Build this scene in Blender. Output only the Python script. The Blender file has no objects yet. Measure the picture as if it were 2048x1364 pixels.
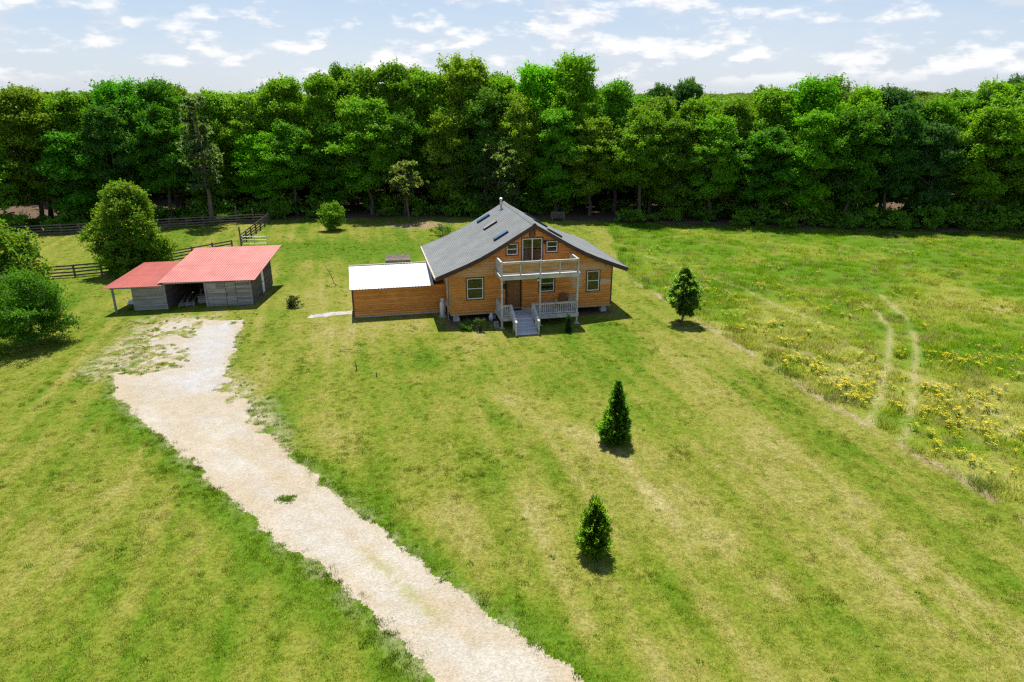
import bpy, math, random
import numpy as np
from mathutils import Vector, Matrix

# ------------------------------------------------------------------ camera, sky, sun, exposure
scene = bpy.context.scene
col = scene.collection
cam_d = bpy.data.cameras.new('camera'); cam = bpy.data.objects.new('camera', cam_d); col.objects.link(cam)
cam_d.lens = 24; cam_d.sensor_width = 36; cam_d.clip_start = 0.1; cam_d.clip_end = 9000
cam.location = (0, 0, 16); cam.rotation_euler = (math.radians(70), 0, 0)
scene.camera = cam

SUN_EL, SUN_AZ = math.radians(67), math.radians(-12)      # azimuth from +Y towards +X
sd = Vector((math.sin(SUN_AZ)*math.cos(SUN_EL), math.cos(SUN_AZ)*math.cos(SUN_EL), math.sin(SUN_EL)))
world = bpy.data.worlds.new('World'); scene.world = world; world.use_nodes = True
def build_world():
    nt = world.node_tree; nt.nodes.clear(); N = nt.nodes.new; L = nt.links.new
    out = N('ShaderNodeOutputWorld'); bg = N('ShaderNodeBackground'); bg.inputs['Strength'].default_value = 0.15
    L(bg.outputs[0], out.inputs[0])
    sky = N('ShaderNodeTexSky'); sky.sky_type = 'NISHITA'; sky.sun_disc = False
    sky.sun_elevation = SUN_EL; sky.sun_rotation = SUN_AZ; sky.air_density = 1.0; sky.dust_density = 0.6; sky.ozone_density = 1.6
    tc = N('ShaderNodeTexCoord')
    def noise(scale, zs, off, detail, rough, dist=0.0):
        mp = N('ShaderNodeMapping'); mp.inputs['Scale'].default_value = (1, 1, zs); mp.inputs['Location'].default_value = off
        L(tc.outputs['Generated'], mp.inputs['Vector'])
        n = N('ShaderNodeTexNoise'); n.inputs['Scale'].default_value = scale; n.inputs['Detail'].default_value = detail
        n.inputs['Roughness'].default_value = rough; n.inputs['Distortion'].default_value = dist
        L(mp.outputs[0], n.inputs['Vector']); return n.outputs[0]
    def ramp(v, a, b, interp='EASE'):
        r = N('ShaderNodeValToRGB'); r.color_ramp.interpolation = interp
        r.color_ramp.elements[0].position = a; r.color_ramp.elements[1].position = b
        L(v, r.inputs[0]); return r.outputs[0]
    def math_(op, a, b):
        m = N('ShaderNodeMath'); m.operation = op; m.use_clamp = op in ('MULTIPLY_ADD',)
        for i, x in enumerate((a, b)):
            if isinstance(x, (int, float)): m.inputs[i].default_value = x
            else: L(x, m.inputs[i])
        return m.outputs[0]
    def mix(f, a, b):
        m = N('ShaderNodeMix'); m.data_type = 'RGBA'
        if isinstance(f, (int, float)): m.inputs['Factor'].default_value = f
        else: L(f, m.inputs['Factor'])
        for k, x in (('A', a), ('B', b)):
            s = [i for i in m.inputs if i.name == k and i.type == 'RGBA'][0]
            if isinstance(x, tuple): s.default_value = x
            else: L(x, s)
        return [o for o in m.outputs if o.type == 'RGBA'][0]
    # clear sky paled towards white by thin high haze
    sp = N('ShaderNodeSeparateXYZ'); L(tc.outputs['Generated'], sp.inputs[0])
    gr = N('ShaderNodeValToRGB'); e = gr.color_ramp.elements; e[0].position = 0.0; e[0].color = (2.2, 2.45, 2.88, 1); e[1].position = 0.16; e[1].color = (1.45, 1.97, 2.75, 1)
    e.new(0.05).color = (2.05, 2.38, 2.9, 1); e.new(0.6).color = (0.5, 0.95, 1.95, 1); L(sp.outputs[2], gr.inputs[0])
    base = mix(0.12, gr.outputs[0], sky.outputs[0])
    veil = ramp(noise(2.2, 5.0, (3.1, 0.4, 0.2), 5, 0.6, 0.6), 0.38, 0.72)
    base = mix(math_('MULTIPLY', veil, 0.2), base, (3.3, 3.45, 3.7, 1))
    # cumulus: noise stretched sideways, flat based
    ZS = 2.7
    a = noise(13.5, ZS, (1.7, 2.3, 0.35), 9, 0.56, 0.0)
    up = noise(13.5, ZS, (1.7, 2.3, 0.35 + 0.035), 9, 0.56, 0.0)
    big = ramp(noise(2.6, 2.5, (5.2, 1.1, 0.0), 3, 0.5), 0.38, 0.62)
    thr = math_('ADD', a, math_('MULTIPLY', math_('SUBTRACT', big, 0.5), 0.11))
    alpha = math_('MULTIPLY', ramp(thr, 0.465, 0.62), ramp(math_('SUBTRACT', 1.0, sp.outputs[2]), 0.45, 0.85))
    lit = ramp(math_('SUBTRACT', math_('ADD', a, 0.5), up), 0.44, 0.60)
    cloud = mix(lit, (2.75, 2.95, 3.3, 1), (4.1, 4.05, 4.0, 1))
    fin = mix(math_('MULTIPLY', math_('MULTIPLY', alpha, 0.8), ramp(sp.outputs[2], 0.0, 0.03)), base, cloud)
    L(fin, bg.inputs['Color'])
build_world()
sun_d = bpy.data.lights.new('sun', 'SUN'); sun_d.energy = 4.1; sun_d.angle = math.radians(0.53); sun_d.color = (1.0, 0.955, 0.88)
sun = bpy.data.objects.new('sun', sun_d); col.objects.link(sun)
sun.rotation_euler = (-sd).to_track_quat('-Z', 'Y').to_euler(); sun.location = (-20, 60, 60)
vs = scene.view_settings; vs.view_transform = 'Standard'; vs.look = 'None'; vs.gamma = 1; vs.exposure = 0.82
scene.render.engine = 'CYCLES'
scene.cycles.use_denoising = False; scene.cycles.filter_width = 1.3
scene.cycles.max_bounces = 6; scene.cycles.diffuse_bounces = 3; scene.cycles.transmission_bounces = 4; scene.cycles.transparent_max_bounces = 6

rng = np.random.default_rng(11)
random.seed(4)

# ------------------------------------------------------------------ helpers
def tag(o, label=None, cat=None, group=None, kind=None):
    if label: o['label'] = label
    if cat: o['category'] = cat
    if group: o['group'] = group
    if kind: o['kind'] = kind
    return o
def link(o, parent=None):
    col.objects.link(o)
    if parent is not None: o.parent = parent
    return o
def empty(name, loc=(0, 0, 0), rz=0, parent=None):
    o = bpy.data.objects.new(name, None); o.empty_display_size = 0.2
    o.location = loc; o.rotation_euler = (0, 0, rz); return link(o, parent)
def copy_tree(o, parent=None):
    c = o.copy(); col.objects.link(c); c.parent = parent
    for ch in o.children: copy_tree(ch, c)
    return c

class MB:
    def __init__(s): s.v = []; s.f = []
    def add(s, v, f):
        b = len(s.v); s.v += [tuple(p) for p in v]; s.f += [tuple(i + b for i in q) for q in f]; return s
    BF = [(0, 3, 2, 1), (4, 5, 6, 7), (0, 1, 5, 4), (1, 2, 6, 5), (2, 3, 7, 6), (3, 0, 4, 7)]
    def box(s, x0, x1, y0, y1, z0, z1):
        return s.add([(x0, y0, z0), (x1, y0, z0), (x1, y1, z0), (x0, y1, z0), (x0, y0, z1), (x1, y0, z1), (x1, y1, z1), (x0, y1, z1)], s.BF)
    def beam(s, p, q, w, h, upv=(0, 0, 1)):
        p, q = Vector(p), Vector(q); d = (q - p).normalized(); u = Vector(upv)
        sx = d.cross(u)
        if sx.length < 1e-4: sx = Vector((1, 0, 0))
        sx.normalize(); uz = sx.cross(d).normalized(); sx *= w/2; uz *= h/2
        return s.add([p - sx - uz, p + sx - uz, q + sx - uz, q - sx - uz, p - sx + uz, p + sx + uz, q + sx + uz, q - sx + uz], s.BF)
    def tube(s, pts, rad, n=6, cap=True):
        pts = [Vector(p) for p in pts]; b = len(s.v)
        for i, p in enumerate(pts):
            d = (pts[min(i + 1, len(pts) - 1)] - pts[max(i - 1, 0)]).normalized()
            a = d.cross(Vector((0.31, 0.95, 0.05)) if abs(d.y) < 0.9 else Vector((1, 0, 0))).normalized(); c = d.cross(a)
            for k in range(n):
                t = 2*math.pi*k/n; s.v.append(tuple(p + (a*math.cos(t) + c*math.sin(t))*rad[i]))
        for i in range(len(pts) - 1):
            for k in range(n):
                s.f.append((b + i*n + k, b + i*n + (k + 1) % n, b + (i + 1)*n + (k + 1) % n, b + (i + 1)*n + k))
        if cap:
            s.f.append(tuple(b + k for k in reversed(range(n)))); s.f.append(tuple(b + (len(pts) - 1)*n + k for k in range(n)))
        return s
    def lathe(s, c, prof, n=12):
        b = len(s.v)
        for r, z in prof:
            for k in range(n):
                t = 2*math.pi*k/n; s.v.append((c[0] + r*math.cos(t), c[1] + r*math.sin(t), c[2] + z))
        for i in range(len(prof) - 1):
            for k in range(n): s.f.append((b + i*n + k, b + i*n + (k + 1) % n, b + (i + 1)*n + (k + 1) % n, b + (i + 1)*n + k))
        s.f.append(tuple(b + k for k in reversed(range(n)))); s.f.append(tuple(b + (len(prof) - 1)*n + k for k in range(n)))
        return s
    def mesh(s, name):
        me = bpy.data.meshes.new(name); me.from_pydata(s.v, [], s.f); me.update(); return me
    def build(s, name, mat, parent=None, smooth=False):
        me = s.mesh(name); me.materials.append(mat)
        if smooth: me.polygons.foreach_set('use_smooth', [True]*len(me.polygons))
        return link(bpy.data.objects.new(name, me), parent)

def quick_mesh(name, V, F, mat, attrs=None):
    """V (n,3), F (m,k) arrays, k constant"""
    V = np.asarray(V, np.float32); F = np.asarray(F, np.int32); m, k = F.shape
    me = bpy.data.meshes.new(name)
    me.vertices.add(len(V)); me.vertices.foreach_set('co', V.ravel())
    me.loops.add(m*k); me.loops.foreach_set('vertex_index', F.ravel())
    me.polygons.add(m); me.polygons.foreach_set('loop_start', np.arange(0, m*k, k, dtype=np.int32))
    me.polygons.foreach_set('loop_total', np.full(m, k, np.int32))
    me.update(calc_edges=True)
    for an, (typ, data) in (attrs or {}).items():
        at = me.attributes.new(an, typ, 'POINT')
        at.data.foreach_set('color' if typ == 'FLOAT_COLOR' else ('vector' if typ == 'FLOAT_VECTOR' else 'value'), np.asarray(data, np.int32 if typ == 'INT' else np.float32).ravel())
    if mat: me.materials.append(mat)
    return me

# numpy value noise
_lat = np.random.default_rng(99).random((256, 256))
def vn(x, y, o=0):
    x = np.asarray(x, float) + 37.3*o + 1000; y = np.asarray(y, float) + 71.9*o + 1000
    xi = np.floor(x).astype(int); yi = np.floor(y).astype(int); fx = x - xi; fy = y - yi
    fx = fx*fx*(3 - 2*fx); fy = fy*fy*(3 - 2*fy)
    g = lambda i, j: _lat[i % 256, j % 256]
    return (g(xi, yi)*(1 - fx) + g(xi + 1, yi)*fx)*(1 - fy) + (g(xi, yi + 1)*(1 - fx) + g(xi + 1, yi + 1)*fx)*fy
def fbm(x, y, o=0, n=4):
    s = 0; a = 0.5; t = 0
    for k in range(n): s = s + a*vn(x*2**k, y*2**k, o + k*3); t += a; a *= 0.55
    return s/t
def seg_dist(x, y, pts):
    d = np.full(np.shape(x), 1e9)
    for (ax, ay), (bx, by) in zip(pts[:-1], pts[1:]):
        vx, vy = bx - ax, by - ay; t = np.clip(((x - ax)*vx + (y - ay)*vy)/(vx*vx + vy*vy + 1e-9), 0, 1)
        d = np.minimum(d, np.hypot(x - ax - t*vx, y - ay - t*vy))
    return d
def inpoly(x, y, P):
    r = np.zeros(np.shape(x), bool); n = len(P)
    for i in range(n):
        (ax, ay), (bx, by) = P[i], P[(i + 1) % n]
        c = ((ay > y) != (by > y))
        r ^= c & (x < (bx - ax)*(y - ay)/((by - ay) if by != ay else 1e-9) + ax)
    return r
def sdpoly(x, y, P):
    d = seg_dist(x, y, list(P) + [P[0]]); return np.where(inpoly(x, y, P), d, -d)
def sstep(a, b, x):
    t = np.clip((x - a)/(b - a), 0, 1); return t*t*(3 - 2*t)

# ------------------------------------------------------------------ materials
def new_mat(name):
    m = bpy.data.materials.new(name); m.use_nodes = True; nt = m.node_tree; nt.nodes.clear()
    return m, nt, nt.nodes.new, nt.links.new
def rgbmix(nt, f, a, b, blend='MIX'):
    m = nt.nodes.new('ShaderNodeMix'); m.data_type = 'RGBA'; m.blend_type = blend
    if isinstance(f, (int, float)): m.inputs['Factor'].default_value = f
    else: nt.links.new(f, m.inputs['Factor'])
    for k, x in (('A', a), ('B', b)):
        s = [i for i in m.inputs if i.name == k and i.type == 'RGBA'][0]
        if isinstance(x, tuple): s.default_value = tuple(x) + ((1,) if len(x) == 3 else ())
        else: nt.links.new(x, s)
    return [o for o in m.outputs if o.type == 'RGBA'][0]
def noise_n(nt, scale, detail=4, rough=0.55, stretch=(1, 1, 1), coord='Object', loc=(0, 0, 0)):
    tc = nt.nodes.new('ShaderNodeTexCoord'); mp = nt.nodes.new('ShaderNodeMapping'); mp.inputs['Scale'].default_value = stretch
    mp.inputs['Location'].default_value = loc
    if coord == 'Position':
        g = nt.nodes.new('ShaderNodeNewGeometry'); nt.links.new(g.outputs['Position'], mp.inputs['Vector'])
    else: nt.links.new(tc.outputs[coord], mp.inputs['Vector'])
    n = nt.nodes.new('ShaderNodeTexNoise'); n.inputs['Scale'].default_value = scale; n.inputs['Detail'].default_value = detail
    n.inputs['Roughness'].default_value = rough; nt.links.new(mp.outputs[0], n.inputs['Vector']); return n.outputs[0]
def ramp_n(nt, v, stops):
    r = nt.nodes.new('ShaderNodeValToRGB'); e = r.color_ramp.elements
    while len(e) < len(stops): e.new(0.5)
    for el, (p, c) in zip(e, stops): el.position = p; el.color = (c, c, c, 1) if isinstance(c, (int, float)) else tuple(c) + (1,)
    nt.links.new(v, r.inputs[0]); return r.outputs[0]
def bump_n(nt, h, strength, dist):
    b = nt.nodes.new('ShaderNodeBump'); b.inputs['Strength'].default_value = strength; b.inputs['Distance'].default_value = dist
    nt.links.new(h, b.inputs['Height']); return b.outputs[0]
def bsdf(nt, color, rough=0.8, metal=0.0, spec=0.3, bump=None):
    b = nt.nodes.new('ShaderNodeBsdfPrincipled'); o = nt.nodes.new('ShaderNodeOutputMaterial'); nt.links.new(b.outputs[0], o.inputs[0])
    if isinstance(color, tuple): b.inputs['Base Color'].default_value = tuple(color) + (1,)
    else: nt.links.new(color, b.inputs['Base Color'])
    if isinstance(rough, (int, float)): b.inputs['Roughness'].default_value = rough
    else: nt.links.new(rough, b.inputs['Roughness'])
    b.inputs['Metallic'].default_value = metal; b.inputs['Specular IOR Level'].default_value = spec
    if bump is not None: nt.links.new(bump, b.inputs['Normal'])
    return b
def worn(name, c, c2, scale=3.0, stretch=(1, 1, 1), rough=0.8, metal=0.0, spec=0.3, fine=40, bump=0.2, rnd=0.15):
    """two-tone weathered surface with fine grain and a little per-object change"""
    m, nt, N, L = new_mat(name)
    k = ramp_n(nt, noise_n(nt, scale, 6, 0.62, stretch), [(0.34, 0.0), (0.68, 1.0)])
    base = rgbmix(nt, k, c, c2)
    f = ramp_n(nt, noise_n(nt, fine, 3, 0.6, stretch), [(0.3, 0.78), (0.7, 1.12)])
    base = rgbmix(nt, 1.0, base, f, 'MULTIPLY')
    oi = N('ShaderNodeObjectInfo'); r = ramp_n(nt, oi.outputs['Random'], [(0.0, 1 - rnd), (1.0, 1 + rnd)])
    base = rgbmix(nt, 1.0, base, r, 'MULTIPLY')
    bsdf(nt, base, rough, metal, spec, bump_n(nt, noise_n(nt, fine, 3, 0.6, stretch), bump, 0.01)); return m
M = {}
M['brown_trim'] = worn('brown_trim_paint', (0.055, 0.032, 0.022), (0.085, 0.05, 0.034), 2.0, rough=0.65)
M['white_frame'] = worn('white_vinyl', (0.72, 0.72, 0.70), (0.8, 0.8, 0.78), 2.0, rough=0.45, bump=0.02, rnd=0.03)
M['grey_deck'] = worn('weathered_deck_board', (0.42, 0.39, 0.39), (0.60, 0.57, 0.55), 1.6, (1, 6, 6), 0.85, rnd=0.16)
M['pale_rail'] = worn('pale_weathered_rail', (0.38, 0.36, 0.30), (0.64, 0.60, 0.52), 2.4, rough=0.85, rnd=0.08)
M['door_wood'] = worn('stained_door_wood', (0.20, 0.085, 0.03), (0.28, 0.125, 0.045), 1.2, (6, 1, 1), 0.5)
M['dark_metal'] = worn('black_metal', (0.015, 0.015, 0.016), (0.03, 0.03, 0.03), 5, rough=0.45)
M['galv'] = worn('galvanised_steel', (0.42, 0.45, 0.48), (0.58, 0.61, 0.64), 4, rough=0.35, metal=0.6, bump=0.05)
M['concrete'] = worn('concrete_block', (0.36, 0.35, 0.33), (0.52, 0.5, 0.47), 3, rough=0.9)
M['white_paint'] = worn('white_enamel', (0.68, 0.69, 0.70), (0.78, 0.78, 0.78), 2, rough=0.4, bump=0.05)
M['curtain'] = worn('sheer_curtain', (0.5, 0.52, 0.5), (0.62, 0.64, 0.62), 4, (8, 1, 1), 0.9)
M['soffit'] = worn('soffit_board', (0.40, 0.25, 0.12), (0.5, 0.33, 0.17), 2, (1, 8, 1), 0.8)
M['interior'] = worn('interior_panel', (0.16, 0.11, 0.07), (0.22, 0.16, 0.10), 2)
M['fence_wood'] = worn('fence_wood', (0.105, 0.085, 0.065), (0.20, 0.165, 0.13), 2.2, (2, 2, 2), 0.9, rnd=0.25)
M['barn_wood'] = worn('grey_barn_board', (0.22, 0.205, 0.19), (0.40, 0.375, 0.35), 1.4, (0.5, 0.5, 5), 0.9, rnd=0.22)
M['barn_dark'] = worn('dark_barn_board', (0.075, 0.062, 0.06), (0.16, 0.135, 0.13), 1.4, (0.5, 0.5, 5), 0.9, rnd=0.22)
M['lumber'] = worn('old_lumber', (0.25, 0.22, 0.19), (0.44, 0.39, 0.34), 2, rough=0.9, rnd=0.3)
M['bark'] = worn('tree_bark', (0.055, 0.045, 0.036), (0.13, 0.11, 0.09), 2.2, (2, 2, 0.5), 0.95, fine=14, bump=0.6)
M['pine_bark'] = worn('pine_bark', (0.10, 0.07, 0.05), (0.18, 0.13, 0.10), 2.2, (2, 2, 0.5), 0.95, fine=14, bump=0.6)
M['rust'] = worn('rusty_steel', (0.12, 0.055, 0.03), (0.2, 0.1, 0.06), 5, rough=0.8)
M['mat'] = worn('door_mat_fibre', (0.045, 0.03, 0.028), (0.08, 0.055, 0.05), 8, rough=1.0)
M['gutter'] = worn('tan_gutter', (0.5, 0.42, 0.32), (0.6, 0.52, 0.42), 3, rough=0.6)
M['clay'] = worn('grey_pot', (0.2, 0.2, 0.19), (0.3, 0.3, 0.28), 4, rough=0.8)

def mat_logs():
    m, nt, N, L = new_mat('stained_log_siding')
    g = noise_n(nt, 1.1, 6, 0.65, (1.0, 1.0, 5.0))
    base = ramp_n(nt, g, [(0.28, (0.53, 0.185, 0.032)), (0.5, (0.68, 0.262, 0.048)), (0.72, (0.77, 0.355, 0.09))])
    grain = ramp_n(nt, noise_n(nt, 7.0, 5, 0.65, (0.35, 0.35, 9.0)), [(0.3, 0.72), (0.7, 1.12)])
    base = rgbmix(nt, 1.0, base, grain, 'MULTIPLY')
    oi = N('ShaderNodeObjectInfo'); base = rgbmix(nt, 1.0, base, ramp_n(nt, oi.outputs['Random'], [(0, 0.84), (1, 1.14)]), 'MULTIPLY')
    tc = N('ShaderNodeTexCoord'); sp = N('ShaderNodeSeparateXYZ'); L(tc.outputs['Object'], sp.inputs[0])
    def mt(op, a, b=0.0, c=None):
        n = N('ShaderNodeMath'); n.operation = op; n.use_clamp = False
        for i, x in enumerate((a, b, c)):
            if x is None: continue
            if isinstance(x, (int, float)): n.inputs[i].default_value = x
            else: L(x, n.inputs[i])
        return n.outputs[0]
    ragged = mt('MULTIPLY', mt('SUBTRACT', noise_n(nt, 1.6, 5, 0.6, (1, 1, 3.5)), 0.5), 2.4)
    total = None
    for (u, z, ru, rz, k) in ((11.85, 2.45, 0.75, 0.22, 1.0), (9.65, 2.75, 0.5, 0.8, 0.75), (4.45, 4.45, 0.5, 0.13, 0.9), (1.9, 3.75, 1.7, 0.38, 0.55),
                             (10.6, 3.6, 1.5, 0.45, 0.6), (6.2, 4.1, 2.6, 0.2, 0.35), (2.9, 4.2, 0.6, 0.3, 0.5)):
        d = mt('ADD', mt('POWER', mt('DIVIDE', mt('SUBTRACT', sp.outputs[0], u), ru), 2.0), mt('POWER', mt('DIVIDE', mt('SUBTRACT', sp.outputs[2], z), rz), 2.0))
        d = mt('ADD', d, ragged); s = N('ShaderNodeMapRange'); s.interpolation_type = 'SMOOTHSTEP'
        s.inputs['From Min'].default_value = 1.5; s.inputs['From Max'].default_value = 0.3; L(d, s.inputs['Value'])
        w = mt('MULTIPLY', s.outputs[0], k); total = w if total is None else mt('MAXIMUM', total, w)
    base = rgbmix(nt, total, base, rgbmix(nt, noise_n(nt, 5, 4, 0.6, (0.6, 0.6, 5)), (0.46, 0.30, 0.15), (0.66, 0.50, 0.36)))
    bsdf(nt, base, 0.55, 0, 0.35, bump_n(nt, noise_n(nt, 9.0, 4, 0.6, (0.3, 0.3, 8.0)), 0.25, 0.01)); return m
M['logs'] = mat_logs()
def mat_shingle():
    m, nt, N, L = new_mat('asphalt_shingle')
    tc = N('ShaderNodeTexCoord'); mp = N('ShaderNodeMapping'); mp.inputs['Rotation'].default_value = (0, 0, math.radians(90)); L(tc.outputs['Object'], mp.inputs[0])
    br = N('ShaderNodeTexBrick'); br.inputs['Color1'].default_value = (0.150, 0.158, 0.152, 1); br.inputs['Color2'].default_value = (0.170, 0.178, 0.172, 1); br.inputs['Mortar'].default_value = (0.130, 0.138, 0.134, 1)
    br.inputs['Scale'].default_value = 1.0; br.inputs['Mortar Size'].default_value = 0.006; br.inputs['Brick Width'].default_value = 0.32; br.inputs['Row Height'].default_value = 0.128; br.offset = 0.5
    L(mp.outputs[0], br.inputs['Vector'])
    f = ramp_n(nt, noise_n(nt, 90, 2, 0.5), [(0.3, 0.75), (0.7, 1.25)]); w = ramp_n(nt, noise_n(nt, 0.7, 5, 0.6), [(0.3, 0.86), (0.7, 1.14)])
    base = rgbmix(nt, 1.0, rgbmix(nt, 1.0, br.outputs[0], f, 'MULTIPLY'), w, 'MULTIPLY')
    bsdf(nt, base, 0.85, 0, 0.35, bump_n(nt, noise_n(nt, 90, 2, 0.5), 0.4, 0.006)); return m
M['shingle'] = mat_shingle()
def mat_roof(name, c, c2, rough, spec=0.5):
    m, nt, N, L = new_mat(name)
    k = ramp_n(nt, noise_n(nt, 0.8, 6, 0.6), [(0.3, 0.0), (0.7, 1.0)]); base = rgbmix(nt, k, c, c2)
    s = ramp_n(nt, noise_n(nt, 2.2, 6, 0.7, (3.0, 0.5, 1)), [(0.60, 0.0), (0.78, 0.5)]); base = rgbmix(nt, s, base, (c[0]*0.6, c[1]*0.7, c[2]*0.7))
    oi = N('ShaderNodeObjectInfo'); base = rgbmix(nt, 1.0, base, ramp_n(nt, oi.outputs['Random'], [(0, 0.93), (1, 1.07)]), 'MULTIPLY')
    bsdf(nt, base, rough, 0.0, spec, bump_n(nt, noise_n(nt, 1.5, 3), 0.1, 0.02)); return m
M['red_roof'] = mat_roof('red_painted_metal', (0.41, 0.112, 0.086), (0.51, 0.175, 0.14), 0.5)
M['white_roof'] = mat_roof('white_painted_metal', (0.52, 0.52, 0.53), (0.60, 0.60, 0.60), 0.4)
def mat_glass():
    m, nt, N, L = new_mat('window_glass')
    fr = N('ShaderNodeFresnel'); fr.inputs[0].default_value = 1.7
    t = N('ShaderNodeBsdfTransparent'); t.inputs[0].default_value = (0.5, 0.54, 0.53, 1); g = N('ShaderNodeBsdfGlossy'); g.inputs['Roughness'].default_value = 0.03
    mx = N('ShaderNodeMixShader'); o = N('ShaderNodeOutputMaterial'); L(fr.outputs[0], mx.inputs[0]); L(t.outputs[0], mx.inputs[1]); L(g.outputs[0], mx.inputs[2]); L(mx.outputs[0], o.inputs[0]); return m
M['glass'] = mat_glass()
def mat_sky_glass():
    m, nt, N, L = new_mat('skylight_glass'); bsdf(nt, (0.05, 0.13, 0.24), 0.08, 0, 0.8); return m
M['sky_glass'] = mat_sky_glass()
def up_normal(nt, k):
    g = nt.nodes.new('ShaderNodeNewGeometry'); m = nt.nodes.new('ShaderNodeMix'); m.data_type = 'VECTOR'; m.inputs['Factor'].default_value = k
    vi = [i for i in m.inputs if i.type == 'VECTOR' and i.name in 'AB']; nt.links.new(g.outputs['Normal'], vi[0]); vi[1].default_value = (0, 0, 1)
    n = nt.nodes.new('ShaderNodeVectorMath'); n.operation = 'NORMALIZE'; nt.links.new([o for o in m.outputs if o.type == 'VECTOR'][0], n.inputs[0]); return n.outputs[0]
def mat_leaf(name, fixed=None, transl=0.48, yellow=(0.30, 0.30, 0.03), tips=0.0, up=0.3):
    """leaf colour comes from the object's colour; 'tint' is a random number per leaf"""
    m, nt, N, L = new_mat(name)
    at = N('ShaderNodeAttribute'); at.attribute_name = 'tint'
    if fixed is None:
        oi = N('ShaderNodeObjectInfo'); base = oi.outputs['Color']
    else:
        oi = N('ShaderNodeObjectInfo'); base = rgbmix(nt, oi.outputs['Random'], fixed, tuple(x*y for x, y in zip(fixed, (1.18, 1.1, 0.8))))
    v = ramp_n(nt, at.outputs['Fac'], [(0.0, 0.62), (0.8, 1.25), (1.0, 1.45)])
    c = rgbmix(nt, 1.0, base, v, 'MULTIPLY')
    if tips:
        a2 = N('ShaderNodeAttribute'); a2.attribute_name = 'tip'; q = N('ShaderNodeMath'); q.operation = 'MULTIPLY'; q.inputs[1].default_value = tips; L(a2.outputs['Fac'], q.inputs[0])
        c = rgbmix(nt, q.outputs[0], c, yellow)
    d = N('ShaderNodeBsdfDiffuse'); t = N('ShaderNodeBsdfTranslucent'); g = N('ShaderNodeBsdfGlossy'); g.inputs['Roughness'].default_value = 0.42; L(up_normal(nt, up), d.inputs['Normal'])
    L(c, d.inputs[0]); tcol = rgbmix(nt, 1.0, c, (1.5, 1.4, 0.5), 'MULTIPLY'); L(tcol, t.inputs[0])
    mx = N('ShaderNodeMixShader'); mx.inputs[0].default_value = transl; L(d.outputs[0], mx.inputs[1]); L(t.outputs[0], mx.inputs[2])
    m2 = N('ShaderNodeMixShader'); m2.inputs[0].default_value = 0.012; L(mx.outputs[0], m2.inputs[1]); L(g.outputs[0], m2.inputs[2])
    o = N('ShaderNodeOutputMaterial'); L(m2.outputs[0], o.inputs[0]); return m
M['leaf'] = mat_leaf('broad_leaf')
M['leaf_tips'] = mat_leaf('glossy_leaf_new_growth', yellow=(0.32, 0.34, 0.03), tips=0.8)
M['needle'] = mat_leaf('conifer_needle', transl=0.45, up=0.85)
M['far_leaf'] = mat_leaf('far_wood_leaf', fixed=(0.11, 0.20, 0.03))
M['under_leaf'] = mat_leaf('undergrowth_leaf', fixed=(0.13, 0.29, 0.025))
def mat_grass(name, transl=0.3):
    m, nt, N, L = new_mat(name)
    a = N('ShaderNodeAttribute'); a.attribute_type = 'INSTANCER'; a.attribute_name = 'col'
    t0 = N('ShaderNodeAttribute'); t0.attribute_name = 'tint'
    v = ramp_n(nt, t0.outputs['Fac'], [(0.0, 0.62), (1.0, 1.4)]); c = rgbmix(nt, 1.0, a.outputs['Color'], v, 'MULTIPLY')
    d = N('ShaderNodeBsdfDiffuse'); L(up_normal(nt, 0.75), d.inputs['Normal']); t = N('ShaderNodeBsdfTranslucent'); L(c, d.inputs[0]); L(rgbmix(nt, 1.0, c, (1.2, 1.15, 0.6), 'MULTIPLY'), t.inputs[0])
    mx = N('ShaderNodeMixShader'); mx.inputs[0].default_value = transl; L(d.outputs[0], mx.inputs[1]); L(t.outputs[0], mx.inputs[2])
    o = N('ShaderNodeOutputMaterial'); L(mx.outputs[0], o.inputs[0]); return m
M['grass'] = mat_grass('grass_blade')
def mat_flower():
    m, nt, N, L = new_mat('yellow_petal')
    t0 = N('ShaderNodeAttribute'); t0.attribute_name = 'tint'
    c = rgbmix(nt, t0.outputs['Fac'], (0.55, 0.40, 0.01), (0.78, 0.60, 0.015)); bsdf(nt, c, 0.7, 0, 0.2); return m
M['flower'] = mat_flower()
def mat_ground(name, fine_scale=1.0, speck=0.0):
    m, nt, N, L = new_mat(name)
    a = N('ShaderNodeAttribute'); a.attribute_name = 'col'
    n1 = noise_n(nt, 2.6*fine_scale, 6, 0.68, coord='Position'); n2 = noise_n(nt, 6.5*fine_scale, 7, 0.78, coord='Position', loc=(3, 7, 0))
    v1 = ramp_n(nt, n1, [(0.28, (0.87, 0.92, 0.85)), (0.72, (1.13, 1.07, 1.15))]); v2 = ramp_n(nt, n2, [(0.40, (0.58, 0.74, 0.42)), (0.50, (1.0, 1.0, 1.0)), (0.60, (1.36, 1.24, 1.62))])
    c = rgbmix(nt, 1.0, rgbmix(nt, 1.0, a.outputs['Color'], v1, 'MULTIPLY'), v2, 'MULTIPLY')
    n3 = noise_n(nt, 15*fine_scale, 5, 0.75, coord='Position', loc=(11, 2, 0))
    c = rgbmix(nt, ramp_n(nt, n3, [(0.52, 0.0), (0.70, 0.55)]), c, rgbmix(nt, 1.0, c, (1.5, 1.28, 1.7), 'MULTIPLY'))
    c = rgbmix(nt, ramp_n(nt, n3, [(0.32, 0.4), (0.47, 0.0)]), c, rgbmix(nt, 1.0, c, (0.52, 0.70, 0.45), 'MULTIPLY'))
    b = bump_n(nt, n2, 0.4, 0.04)
    bsdf(nt, c, 0.95, 0, 0.1, b); return m
M['ground'] = mat_ground('lawn_and_soil')
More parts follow.
